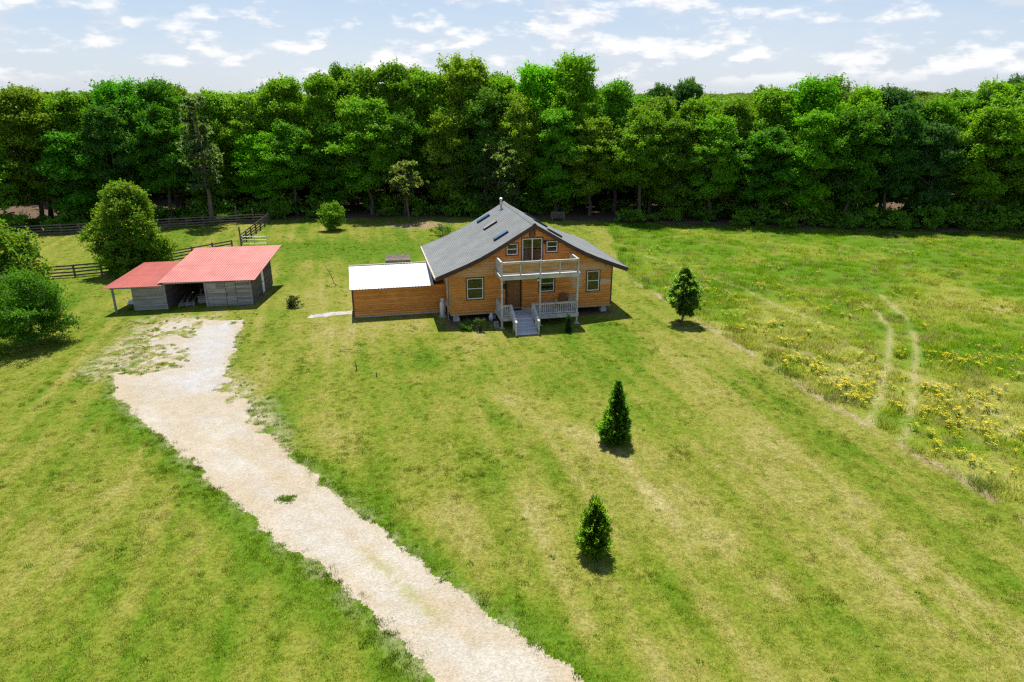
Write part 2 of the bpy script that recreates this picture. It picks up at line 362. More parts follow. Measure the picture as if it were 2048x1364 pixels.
def mat_gravel():
    m, nt, N, L = new_mat('limestone_gravel')
    a = N('ShaderNodeAttribute'); a.attribute_name = 'col'
    vo = N('ShaderNodeTexVoronoi'); vo.inputs['Scale'].default_value = 16; g = N('ShaderNodeNewGeometry'); L(g.outputs['Position'], vo.inputs['Vector'])
    bw = N('ShaderNodeRGBToBW'); L(vo.outputs['Color'], bw.inputs[0])
    v = ramp_n(nt, bw.outputs[0], [(0.15, 0.84), (0.85, 1.10)]); n1 = ramp_n(nt, noise_n(nt, 1.4, 6, 0.66, coord='Position'), [(0.3, (0.91, 0.87, 0.80)), (0.62, (1.03, 1.03, 1.04))])
    c = rgbmix(nt, 1.0, rgbmix(nt, 1.0, a.outputs['Color'], v, 'MULTIPLY'), n1, 'MULTIPLY')
    bsdf(nt, c, 0.95, 0, 0.15, bump_n(nt, vo.outputs['Distance'], 0.6, 0.03)); return m
M['gravel'] = mat_gravel()

# ------------------------------------------------------------------ the place in plan (metres)
drvL = [(-26.0, 48.6), (-24.8, 43.2), (-24.3, 38.4), (-22.5, 35.1), (-19.3, 31.9), (-16.5, 29.3), (-14.0, 26.7), (-12.2, 25.1), (-10.3, 23.3), (-8.7, 21.5), (-7.3, 20.4), (-5.7, 18.8), (-4.6, 17.7), (-3.5, 16.6), (-2.7, 15.6), (-0.8, 13.0), (2.0, 8.0)]
drvR = [(-20.1, 48.6), (-18.4, 42.2), (-17.3, 38.4), (-16.0, 36.1), (-14.3, 33.8), (-12.5, 30.8), (-11.2, 29.3), (-9.8, 27.6), (-8.1, 25.7), (-6.7, 24.2), (-5.1, 22.5), (-3.6, 20.9), (-2.1, 19.3), (-0.7, 17.9), (0.4, 16.9), (2.0, 15.2), (3.4, 13.0), (6.2, 8.0)]
DRIVE = drvL + drvR[::-1]
WHITE = [(-22.9, 47.4), (-20.1, 48.6), (-18.3, 42.2), (-17.3, 38.4), (-17.1, 35.8), (-18.3, 34.7), (-19.7, 35.4), (-21.3, 36.8), (-20.1, 38.8), (-21.0, 42.2)]
PATCHY = [(-27.2, 48.6), (-23.0, 49.2), (-20.9, 42.5), (-19.9, 39.0), (-22.4, 37.5), (-25.6, 38.4), (-26.2, 43.2)]
FADE = [(-17.4, 38.4), (-15.6, 36.3), (-13.6, 33.8), (-11.2, 29.3), (-12.6, 29.9), (-15.0, 33.3), (-17.1, 35.6)]
BOUND = [(11.9, 120), (11.9, 89.2), (11.7, 80.7), (10.6, 66), (10.3, 62.4), (12.3, 54.6), (13.8, 49.7), (14.8, 45.5), (15.7, 40.3), (16.8, 36.3), (17.3, 34.5), (17.9, 32.5), (18.4, 31.2), (18.9, 29.2), (19.6, 26.6), (20.1, 24.8), (20.5, 23.3), (21.3, 20.5), (23.5, 10.0)]
RUTS = [[(30.9, 55.2), (30.4, 52.2), (29.5, 48.4), (28.0, 44.6), (26.3, 41.4), (23.8, 37.2), (22.1, 34.2), (19.5, 30.2), (18.8, 29.4)],
        [(28.3, 52.8), (28.3, 50.5), (27.2, 46.5), (25.2, 42.6), (22.8, 38.5), (21.1, 35.7), (19.1, 32.6), (18.3, 31.4)],
        [(13.9, 70.0), (17.5, 63.2), (20.2, 56.6), (21.3, 51.6), (22.8, 47.9)],
        [(22.3, 46.0), (22.6, 42.6), (23.3, 39.2), (24.3, 37.2), (25.1, 35.7), (25.5, 32.6), (26.1, 31.2)], [(17.8, 43.0), (19.4, 41.4), (20.2, 38.2), (21.5, 37.2)]]
STREAKS = [[(11.8, 33), (12.8, 28.8), (14.1, 24.5), (15.1, 20.4), (16.1, 17.0)], [(-4.2, 43.2), (-1.9, 36.5), (1.0, 32.5), (3.8, 29.8), (5.6, 26.1), (7.4, 22.8), (9.0, 19)]]
EDGE_X = [-160, -75, -59.5, -55.6, -46.2, -37.6, -31, -21.9, -11.8, -5, 6.4, 14.8, 24, 35.9, 47.7, 61.6, 80, 160]
EDGE_Y = [60, 74, 78.6, 83.5, 86.9, 89.3, 91.2, 92.4, 92.8, 92.8, 91.2, 89.3, 86.9, 84.8, 83.5, 81.6, 79, 70]
HX, HY, HYAW = -4.52, 47.985, 0.2156
hc, hs = math.cos(HYAW), math.sin(HYAW)
def to_house(x, y): dx, dy = x - HX, y - HY; return dx*hc + dy*hs, -dx*hs + dy*hc
def edge_y(x): return np.interp(x, EDGE_X, EDGE_Y)
_by = np.array([p[1] for p in BOUND])[::-1]; _bx = np.array([p[0] for p in BOUND])[::-1]
def bound_x(y): return np.interp(y, _by, _bx)
def drive_level(x, y):
    """> 0 where gravel lies"""
    d = sdpoly(x, y, DRIVE)
    n = (fbm(x/1.1, y/1.1, 4, 5) - 0.5)
    lv = d + n*0.8 + (fbm(x/0.35, y/0.35, 5, 3) - 0.5)*0.4
    pf = sstep(-0.6, 0.8, sdpoly(x, y, PATCHY)); ff = sstep(-0.6, 0.6, sdpoly(x, y, FADE)); wf = sstep(-0.3, 0.5, sdpoly(x, y, WHITE))
    n2 = 0.55*fbm(x/1.6, y/1.9, 21, 5) + 0.45*fbm(x/0.45, y/0.55, 22, 3) - 0.50
    lv = np.minimum(lv, np.where(pf*(1 - wf) > 0.05, n2*6*np.maximum(pf, 0.2) + (1 - pf)*1.5, 9))
    lv = np.minimum(lv, np.where(ff > 0.05, (fbm(x/0.7, y/0.7, 31, 4) - 0.5)*4 + (1 - ff)*1.2, 9))
    return np.minimum(lv, (48.7 - y)*0.9 + (fbm(x/1.0, y/1.0, 27, 4) - 0.5)*5)
def straw_level(x, y):
    n1 = fbm(x/9, y/9, 1); n2 = fbm(x/3.1, y/3.1, 2); n3 = fbm(x/0.9, y/0.9, 3, 3)
    a = x*0.968 + y*0.25; b = -x*0.25 + y*0.968
    st = fbm(a/0.55, b/9, 7, 3); st2 = fbm(a/2.3, b/16, 8, 3)
    s = 0.40 + 0.62*(n1 - 0.5) + 0.50*(n2 - 0.5) + 0.34*(n3 - 0.5) + 0.75*(st - 0.5) + 0.60*(st2 - 0.5)
    s = s + 0.10*sstep(40, 20, y) - 0.10*sstep(52, 66, y)
    for L_ in STREAKS:
        d = seg_dist(x, y, L_); s = s + 0.30*np.exp(-(d/0.8)**2)*(0.2 + 1.4*n3)
    d = sdpoly(x, y, DRIVE)
    s = s - 0.80*np.exp(-((np.maximum(-d - 0.1, 0))/1.15)**2)*sstep(0.25, 0.55, n2 + 0.10)*sstep(36, 31, y)
    for (px, py, r, k) in ((-21, 72.5, 7, -0.35), (-13, 72, 6, -0.3), (-3, 79, 9, -0.2), (4, 37.5, 5, -0.18), (-34, 46, 9, -0.35), (-26, 24, 10, -0.25), (-10, 14, 6, -0.3), (9, 17, 4, -0.2), (2, 41, 8, 0.08), (-14, 57, 5, 0.15), (-5, 41, 6, -0.1), (8, 45, 4, -0.15), (-36, 76, 9, -0.05), (-12, 20, 6, -0.1)):
        s = s + k*np.exp(-((x - px)**2 + (y - py)**2)/r**2)
    return s
_sv = [0.0, 0.30, 0.55, 0.78, 1.05]
_sc = np.array([(0.080, 0.142, 0.006), (0.142, 0.170, 0.016), (0.192, 0.190, 0.033), (0.236, 0.214, 0.060), (0.300, 0.262, 0.108)])
def ground_color(x, y, ds=0.0, drive_dirt=True):
    s = np.clip(straw_level(x, y) + ds, 0, 1.05)
    c = np.stack([np.interp(s, _sv, _sc[:, k]) for k in range(3)], -1)
    def blend(c, w, rgb):
        w = np.clip(w, 0, 1)[..., None]; return c*(1 - w) + np.array(rgb)*w
    # meadow
    xb = bound_x(y); md = x - xb + (fbm(x/0.8, y/0.8, 12, 3) - 0.5)*0.7
    m = sstep(-0.05, 0.15, md)
    g1 = fbm(x/5.5, y/5.5, 14); g2 = fbm(x/1.3, y/1.3, 15)
    ms = np.clip(0.38 + 1.1*(g1 - 0.5) + 0.75*(g2 - 0.5) + 0.10*sstep(48, 30, y) - 0.36*sstep(50, 68, y), 0, 1.05)
    mc = np.stack([np.interp(ms, _sv, (_sc*np.array([1.0, 1.06, 1.0]))[:, k]) for k in range(3)], -1)
    c = c*(1 - m[..., None]) + mc*m[..., None]
    for i, R in enumerate(RUTS):
        d = seg_dist(x, y, R); wd = 0.22 if i < 2 else 0.2
        c = blend(c, np.exp(-(d/(wd*(0.8 + 0.5*g1)))**2)*(0.8 if i < 2 else 0.55)*sstep(0.10, 0.46, g2), (0.285, 0.25, 0.105))
    c = blend(c, np.exp(-((md - 0.0)/0.22)**2)*sstep(64, 54, y)*sstep(0.36, 0.6, fbm(x/1.5, y/1.5, 18))*1.1, (0.29, 0.225, 0.13))
    if drive_dirt:
        dd = sdpoly(x, y, DRIVE); fz = fbm(x/0.55, y/0.55, 24, 4)
        w = 0.4*np.exp(-(np.maximum(-dd, 0)/0.3)**2)*sstep(0.38, 0.62, fz)
        w = np.maximum(w, 0.85*sstep(-1.6, 0.2, sdpoly(x, y, PATCHY))*sstep(0.36, 0.60, fz)); w = np.maximum(w, 0.9*sstep(-1.2, 0.4, sdpoly(x, y, FADE))*sstep(0.30, 0.58, fz))
        c = blend(c, w*(y < 51), (0.34, 0.285, 0.18))
    # forest floor, bare dirt, soil under and in front of the house
    fe = y - edge_y(x) + (fbm(x/2.2, y/2.2, 19) - 0.5)*3.2
    c = blend(c, sstep(-0.8, 1.2, fe), (0.115, 0.078, 0.05))
    c = blend(c, sstep(0.3, 1.0, 1.3 - np.hypot((x + 12.2)/5.2, (y - 87.5)/4.2) + (g2 - 0.5)*1.4)*0.85, (0.26, 0.175, 0.105))
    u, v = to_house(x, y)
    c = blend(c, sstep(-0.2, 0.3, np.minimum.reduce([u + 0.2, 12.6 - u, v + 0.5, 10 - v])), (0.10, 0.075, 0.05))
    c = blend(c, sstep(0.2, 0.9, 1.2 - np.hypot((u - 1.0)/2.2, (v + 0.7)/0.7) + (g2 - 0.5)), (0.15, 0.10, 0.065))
    return c

# ------------------------------------------------------------------ ground sheet, cut into ground / meadow / forest floor
def build_ground():
    step = 0.3
    xs = np.concatenate([[-6000, -2000, -700, -300, -160, -120, -98], np.arange(-84, 84.01, step), [98, 120, 160, 300, 700, 2000, 6000]])
    ys = np.concatenate([[-6000, -1500, -300, -60, -10, 4], np.arange(9, 97.01, step), [104, 116, 140, 200, 350, 700, 2000, 6000]])
    X, Y = np.meshgrid(xs, ys); nx, ny = len(xs), len(ys)
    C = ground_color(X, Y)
    V = np.stack([X, Y, np.zeros_like(X)], -1).reshape(-1, 3); C4 = np.concatenate([C.reshape(-1, 3), np.ones((nx*ny, 1))], 1)
    i, j = np.meshgrid(np.arange(nx - 1), np.arange(ny - 1)); a = (j*nx + i).ravel()
    F = np.stack([a, a + 1, a + nx + 1, a + nx], 1)
    cx = ((X[:-1, :-1] + X[1:, 1:])/2).ravel(); cy = ((Y[:-1, :-1] + Y[1:, 1:])/2).ravel()
    forest = cy > edge_y(cx) + 0.3
    meadow = (cx > bound_x(cy)) & ~forest & (cy > 4) & (cx < 160)
    for nm, msk, lb, ct in (('ground', ~(forest | meadow), 'mown lawn round the house and driveway', 'lawn'), ('meadow', meadow, 'unmown meadow with wheel tracks right of the house', 'meadow'), ('forest_floor', forest, 'brown leaf litter under the forest trees', 'forest floor')):
        f = F[msk]; used = np.unique(f); remap = np.zeros(len(V), int); remap[used] = np.arange(len(used))
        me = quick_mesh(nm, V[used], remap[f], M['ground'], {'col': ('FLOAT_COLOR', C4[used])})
        tag(link(bpy.data.objects.new(nm, me)), lb, ct, kind='structure')
build_ground()

def sheet_from_level(name, level, color, x0, x1, y0, y1, st, z, label, cat):
    xs = np.arange(x0, x1, st); ys = np.arange(y0, y1, st); X, Y = np.meshgrid(xs, ys)
    jx = X + (fbm(X*7, Y*7, 41, 1) - 0.5)*st*0.7; jy = Y + (fbm(X*7, Y*7, 43, 1) - 0.5)*st*0.7
    nx = len(xs); lv = level(X, Y)
    i, j = np.meshgrid(np.arange(nx - 1), np.arange(len(ys) - 1)); a = (j*nx + i).ravel()
    F = np.stack([a, a + 1, a + nx + 1, a + nx], 1); F = F[lv.ravel()[F].mean(1) > 0]
    used = np.unique(F); remap = np.zeros(X.size, int); remap[used] = np.arange(len(used))
    V = np.stack([jx.ravel()[used], jy.ravel()[used], np.full(len(used), z)], 1)
    Cc = color(jx.ravel()[used], jy.ravel()[used]); Cc = np.concatenate([Cc, np.ones((len(used), 1))], 1)
    me = quick_mesh(name, V, remap[F], M['gravel'], {'col': ('FLOAT_COLOR', Cc)})
    return tag(link(bpy.data.objects.new(name, me)), label, cat, kind='structure')
def drive_color(x, y):
    w = np.clip(sstep(-1.3, 1.6, sdpoly(x, y, WHITE) + (fbm(x/1.2, y/1.2, 51) - 0.5)*3.0), 0, 1)[:, None]
    n = fbm(x/2.2, y/2.2, 52)[:, None]; t = sstep(0.42, 0.66, fbm((x*0.6 + y*0.8)/1.0, (x*0.8 - y*0.6)/3.5, 53))[:, None]
    cream = np.array([0.385, 0.352, 0.29])*(0.86 + 0.3*n); cream = cream*(1 - 0.55*t) + np.array([0.37, 0.30, 0.20])*0.55*t
    e = sstep(0.9, 0.0, sdpoly(x, y, DRIVE) + (n[:, 0] - 0.5))[:, None]*0.5
    cream = cream*(1 - e) + np.array([0.38, 0.31, 0.20])*e
    q = seg_dist(x, y, [(-5.4, 21.2), (-3.7, 19.1), (-2.5, 17.7)]); ol = (0.75*np.exp(-(q/0.32)**2)*sstep(0.4, 0.62, fbm(x/0.5, y/0.5, 55)))[:, None]; cream = cream*(1 - ol) + np.array([0.29, 0.28, 0.12])*ol
    for pl in ([(-3.4, 17.2), (-1.6, 17.3), (0.0, 16.6)], [(-15.5, 31.5), (-9.5, 25.6), (-5.0, 20.9), (-1.2, 16.9)], [(-14.0, 32.3), (-8.3, 26.4), (-3.9, 21.8), (0.2, 17.4)]):
        q = seg_dist(x, y, pl); tn = (0.5*np.exp(-(q/0.28)**2)*sstep(0.35, 0.65, fbm(x/0.9, y/0.9, 56)))[:, None]; cream = cream*(1 - tn) + np.array([0.36, 0.29, 0.18])*tn
    return cream*(1 - w) + np.array([0.385, 0.37, 0.348])*(0.9 + 0.2*n)*w
sheet_from_level('driveway', drive_level, drive_color, -28.5, 7, 8, 50, 0.085, 0.004, 'pale limestone gravel driveway running from the shed to the foreground', 'driveway')
sheet_from_level('gravel_patch', lambda x, y: 0.55 - np.abs((y - 50.0) - 0.35*(x + 13.8)) - 0.25*np.maximum(np.abs(x + 13.8) - 1.1, 0) - (np.abs(x + 13.8) > 1.7)*1.0 + (fbm(x/0.6, y/0.6, 61) - 0.5)*0.9,
                 lambda x, y: np.array([0.41, 0.40, 0.385])*(0.85 + 0.3*fbm(x/0.5, y/0.5, 62))[:, None], -17, -11, 47.5, 53, 0.09, 0.005, 'small bare patch of white gravel beside the wing end wall', 'gravel')

# ------------------------------------------------------------------ log house
house = empty('log_house', (HX, HY, 0), HYAW)
tag(house, 'orange log-sided house with grey bell-shaped gable roof, white-roofed wing, porch and balcony', 'house')
W, D, ZB, CH = 12.43, 10.1, 0.65, 0.19
CU = W/2
RB, ZR, ZK, ZE, SO = 3.97, 7.123, 4.811, 3.554, 1.06
def roof_z(u):
    a = abs(u - CU)
    z = ZR - a*(ZR - ZK)/RB if a < RB else ZK - (a - RB)*(ZK - ZE)/(CU + SO - RB)
    return z + 0.10*math.exp(-((a - RB)/0.7)**2)*0.6
RT = 0.20                                     # roof build-up
def wall_u(z, side):                          # where the roof underside cuts the front wall at height z
    if z <= roof_z(0) - RT: return 0.0 if side < 0 else W
    lo, hi = 0.0, CU
    for _ in range(40):
        mid = (lo + hi)/2
        if roof_z(mid) - RT < z: lo = mid
        else: hi = mid
    return lo if side < 0 else W - lo
def intervals(a, b, cuts):
    segs = [(a, b)]
    for c0, c1 in cuts:
        out = []
        for s0, s1 in segs:
            if c1 <= s0 or c0 >= s1: out.append((s0, s1)); continue
            if c0 > s0: out.append((s0, c0))
            if c1 < s1: out.append((c1, s1))
        segs = out
    return [s for s in segs if s[1] - s[0] > 0.03]
def log_wall(name, ext, zmax, openings, place, thick=0.12):
    """courses of rounded siding; ext(z) -> (a, b); openings (a, b, z0, z1); place(s, out, z) -> local point, out>0 proud of the wall"""
    bk = MB(); logs = []
    k = 0
    while ZB + k*CH < zmax - 0.02:
        za, zb = ZB + k*CH, min(ZB + (k + 1)*CH, zmax); zc = ZB + (k + 0.5)*CH; k += 1
        cutz = sorted({za, zb} | {z for o in openings for z in o[2:4] if za + 0.015 < z < zb - 0.015})
        for z0, z1 in zip(cutz[:-1], cutz[1:]):
            zm = (z0 + z1)/2; cuts = [(o[0], o[1]) for o in openings if o[2] <= zm <= o[3]]
            a0, b0 = ext(z0); a1, b1 = ext(z1)
            if b1 - a1 < 0.02: a1 = b1 = (a0 + b0)/2
            for s0, s1 in intervals(a0, b0, cuts):
                l0, l1 = s0, (a1 if abs(s0 - a0) < 1e-6 else s0); r0, r1 = s1, (b1 if abs(s1 - b0) < 1e-6 else s1)
                r1 = max(r1, l1 + 0.001)
                prof = []
                for t in (0.0, 0.12, 0.5, 0.88, 1.0):
                    z = z0 + (z1 - z0)*t; q = 1 - ((z - zc)/(CH/2))**2; prof.append((t, z, 0.034*math.sqrt(max(q, 0.0)) - 0.006 ))
                v = []; f = []
                for t, z, o in prof:
                    L_ = l0 + (l1 - l0)*t; R_ = r0 + (r1 - r0)*t
                    v += [place(L_, o, z), place(R_, o, z)]
                n = len(prof)
                for i in range(n - 1): f.append((2*i, 2*i + 1, 2*i + 3, 2*i + 2))
                bv = [place(l0, -0.02, z0), place(r0, -0.02, z0), place(l1, -0.02, z1), place(r1, -0.02, z1)]; b = len(v); v += bv
                f += [(b + 1, b, b + 2, b + 3), (0, b, b + 1, 1), (2*n - 2, 2*n - 1, b + 3, b + 2),
                      tuple([b] + [2*i for i in range(n)] + [b + 2])[::1], tuple([b + 1, b + 3] + [2*i + 1 for i in reversed(range(n))])]
                logs.append((v, f))
                e0, e1 = -0.022, -thick
                bk.add([place(l0, e0, z0), place(r0, e0, z0), place(r0, e1, z0), place(l0, e1, z0), place(l1, e0, z1), place(r1, e0, z1), place(r1, e1, z1), place(l1, e1, z1)], MB.BF)
    w = bk.build(name, M['interior'], house)
    for v, f in logs: MB().add(v, f).build('log', M['logs'], w)
    return w
F_OPEN = dict(left=(1.25, 2.45, 1.70, 3.27), right=(10.44, 11.41, 1.80, 3.35), porch=(6.72, 7.86, 1.95, 3.20), slider=(5.39, 6.89, 3.92, 6.02), upl=(4.22, 5.04, 4.88, 5.69), upr=(7.22, 8.05, 4.95, 5.75), door=(4.19, 5.28, 0.86, 2.97))
log_wall('front_wall', lambda z: (wall_u(z, -1), wall_u(z, 1)), ZR - RT - 0.02, list(F_OPEN.values()), lambda s, o, z: (s, -o, z))
SIDE_TOP = roof_z(0) - RT - 0.02
log_wall('side_wall', lambda z: (0.125, D - 0.13), SIDE_TOP, [(0.75, 1.75, 1.5, 3.3)], lambda s, o, z: (-o, s, z))
log_wall('side_wall', lambda z: (0.125, D - 0.13), SIDE_TOP, [(6.2, 7.15, 0.86, 2.95)], lambda s, o, z: (W + o, s, z))
log_wall('back_wall', lambda z: (wall_u(z, -1), wall_u(z, 1)), ZR - RT - 0.02, [], lambda s, o, z: (s, D + o, z))
MB().box(0.0, W, 0.0, D, ZB - 0.16, ZB - 0.005).build('floor_frame', M['soffit'], house)
for u in (-0.03, W - 0.06): MB().box(u, u + 0.09, -0.045, 0.05, ZB - 0.02, roof_z(0.3) - RT - 0.03).build('corner_board', M['brown_trim'] if u > 1 else M['soffit'], house)

def window(name, o, sashes='h', curtain=None, trim=M['brown_trim'], place=lambda s, d, z: (s, -d, z), wood=False):
    a, b, z0, z1 = o
    def pbox(mb, s0, s1, d0, d1, za, zb):
        c = [place(s, d, z) for z in (za, zb) for s, d in ((s0, d0), (s1, d0), (s1, d1), (s0, d1))]; return mb.add(c, MB.BF)
    t = 0.07; mb = MB()
    pbox(mb, a - t, b + t, 0.0, 0.055, z1, z1 + t); pbox(mb, a - t, b + t, 0.0, 0.06, z0 - t, z0); pbox(mb, a - t, a, 0.0, 0.053, z0, z1); pbox(mb, b, b + t, 0.0, 0.053, z0, z1)
    w = mb.build(name, trim, house)
    f = MB(); q = 0.06
    pbox(f, a, b, -0.06, 0.035, z1 - q, z1); pbox(f, a, b, -0.06, 0.038, z0, z0 + q); pbox(f, a, a + q, -0.06, 0.033, z0 + q, z1 - q); pbox(f, b - q, b, -0.06, 0.033, z0 + q, z1 - q)
    f.build('frame', M['white_frame'], w)
    zm = (z0 + z1)/2; um = (a + b)/2
    if sashes == 'h':
        pbox(MB(), a + q, b - q, -0.045, 0.022, zm - 0.025, zm + 0.025).build('meeting_rail', M['white_frame'], w)
        panes = [(a + q, b - q, z0 + q, zm - 0.025, -0.02), (a + q, b - q, zm + 0.025, z1 - q, 0.0)]
    else:
        pbox(MB(), um - 0.035, um + 0.035, -0.05, 0.028, z0 + q, z1 - q).build('meeting_stile', M['white_frame'], w)
        panes = [(a + q, um - 0.035, z0 + q, z1 - q, 0.0), (um + 0.035, b - q, z0 + q, z1 - q, -0.02)]
    for p in panes: pbox(MB(), p[0], p[1], p[4] - 0.006, p[4], p[2], p[3]).build('pane', M['glass'], w)
    for (c0, c1, pinch) in (curtain or []):
        mb = MB(); n = 12; v = []
        for i in range(n + 1):
            s_ = c0 + (c1 - c0)*i/n; d_ = -0.16 + 0.025*math.sin(i*2.4)
            for j, zz in enumerate((z0 + 0.06, z0 + (z1 - z0)*0.35, z1 - 0.05)):
                k = pinch*(1, 0.8, 0)[j]; edge = c0 if pinch > 0 else c1
                v.append(place(s_ + (edge - s_)*abs(k), d_, zz))
        fc = [(i*3 + j, i*3 + j + 3, i*3 + j + 4, i*3 + j + 1) for i in range(n) for j in range(2)]
        mb.add(v, fc).build('curtain', M['curtain'], w)
    return w
window('window', F_OPEN['left'], 'h', [(1.31, 1.78, 0.35), (1.92, 2.39, -0.35)])
window('window', F_OPEN['right'], 'h', [(10.5, 10.72, 0.2), (11.15, 11.35, -0.2)])
window('window', F_OPEN['porch'], 'h', [(6.8, 7.1, 0.2), (7.5, 7.8, -0.2)])
window('sliding_door', F_OPEN['slider'], 'v', [(5.46, 5.72, 0.1), (6.55, 6.82, -0.1)])
window('window', F_OPEN['upl'], 'h'); window('window', F_OPEN['upr'], 'h', [(7.28, 7.5, 0.1)])
window('window', (0.75, 1.75, 1.5, 3.3), 'v', [(0.85, 1.1, 0.1)], trim=M['soffit'], place=lambda s, d, z: (-d, s, z))
# front door
def front_door():
    a, b, z0, z1 = F_OPEN['door']; t = 0.08
    fr = MB().box(a - t, a, -0.055, 0.02, z0, z1 + t).box(b, b + t, -0.055, 0.02, z0, z1 + t).box(a, b, -0.052, 0.02, z1, z1 + t).build('door_frame', M['brown_trim'], house)
    d = MB().box(a + 0.04, b - 0.04, 0.0, 0.05, z0, z1 - 0.005).build('door', M['door_wood'], house)
    for (x0, x1) in ((a + 0.13, (a + b)/2 - 0.04), ((a + b)/2 + 0.04, b - 0.13)):
        for (y0, y1) in ((z0 + 0.15, z0 + 0.75), (z0 + 0.95, z1 - 0.18)): MB().box(x0, x1, -0.014, 0.005, y0, y1).build('panel', M['door_wood'], d)
    MB().box(a + 0.07, a + 0.12, -0.03, 0.005, z0 + 0.85, z0 + 1.2).box(a + 0.075, a + 0.19, -0.06, -0.03, z0 + 0.98, z0 + 1.01).build('handle', M['dark_metal'], d)
    sd_ = (6.2, 7.15, 0.86, 2.95)
    MB().box(W - 0.02, W + 0.03, 6.22, 7.13, 0.87, 2.94).build('side_door', M['door_wood'], house)
front_door()
# gable vent
vt = MB().box(5.90, 6.35, -0.06, -0.02, 6.14, 6.68).build('gable_vent', M['brown_trim'], house)
for k in range(6): MB().add([(5.96, -0.075, 6.20 + k*0.075), (6.29, -0.075, 6.20 + k*0.075), (6.29, -0.06, 6.25 + k*0.075), (6.16, -0.06, 6.25 + k*0.075), (5.96, -0.06, 6.25 + k*0.075)], [(0, 1, 2, 3, 4)]).build('slat', M['door_wood'], vt)
def wall_lamp(u, z, s=1.0):
    w = MB().box(u - 0.04*s, u + 0.04*s, -0.06, -0.03, z - 0.05*s, z + 0.1*s).beam((u, -0.05, z + 0.06*s), (u, -0.2*s, z + 0.1*s), 0.03, 0.03).build('wall_lamp', M['dark_metal'], house)
    MB().lathe((u, -0.2*s, z - 0.2*s), [(0.05*s, 0.0), (0.1*s, 0.04*s), (0.11*s, 0.2*s), (0.14*s, 0.22*s), (0.02*s, 0.32*s)], 8).build('lantern', M['dark_metal'], w)
wall_lamp(4.0, 2.62, 1.2); wall_lamp(7.06, 5.78, 1.0)
for u in (0.42, W - 0.42): MB().box(u - 0.11, u + 0.11, -0.26, -0.034, roof_z(u) - RT - 0.3, roof_z(u) - RT - 0.08).build('beam_end', M['soffit'], house)

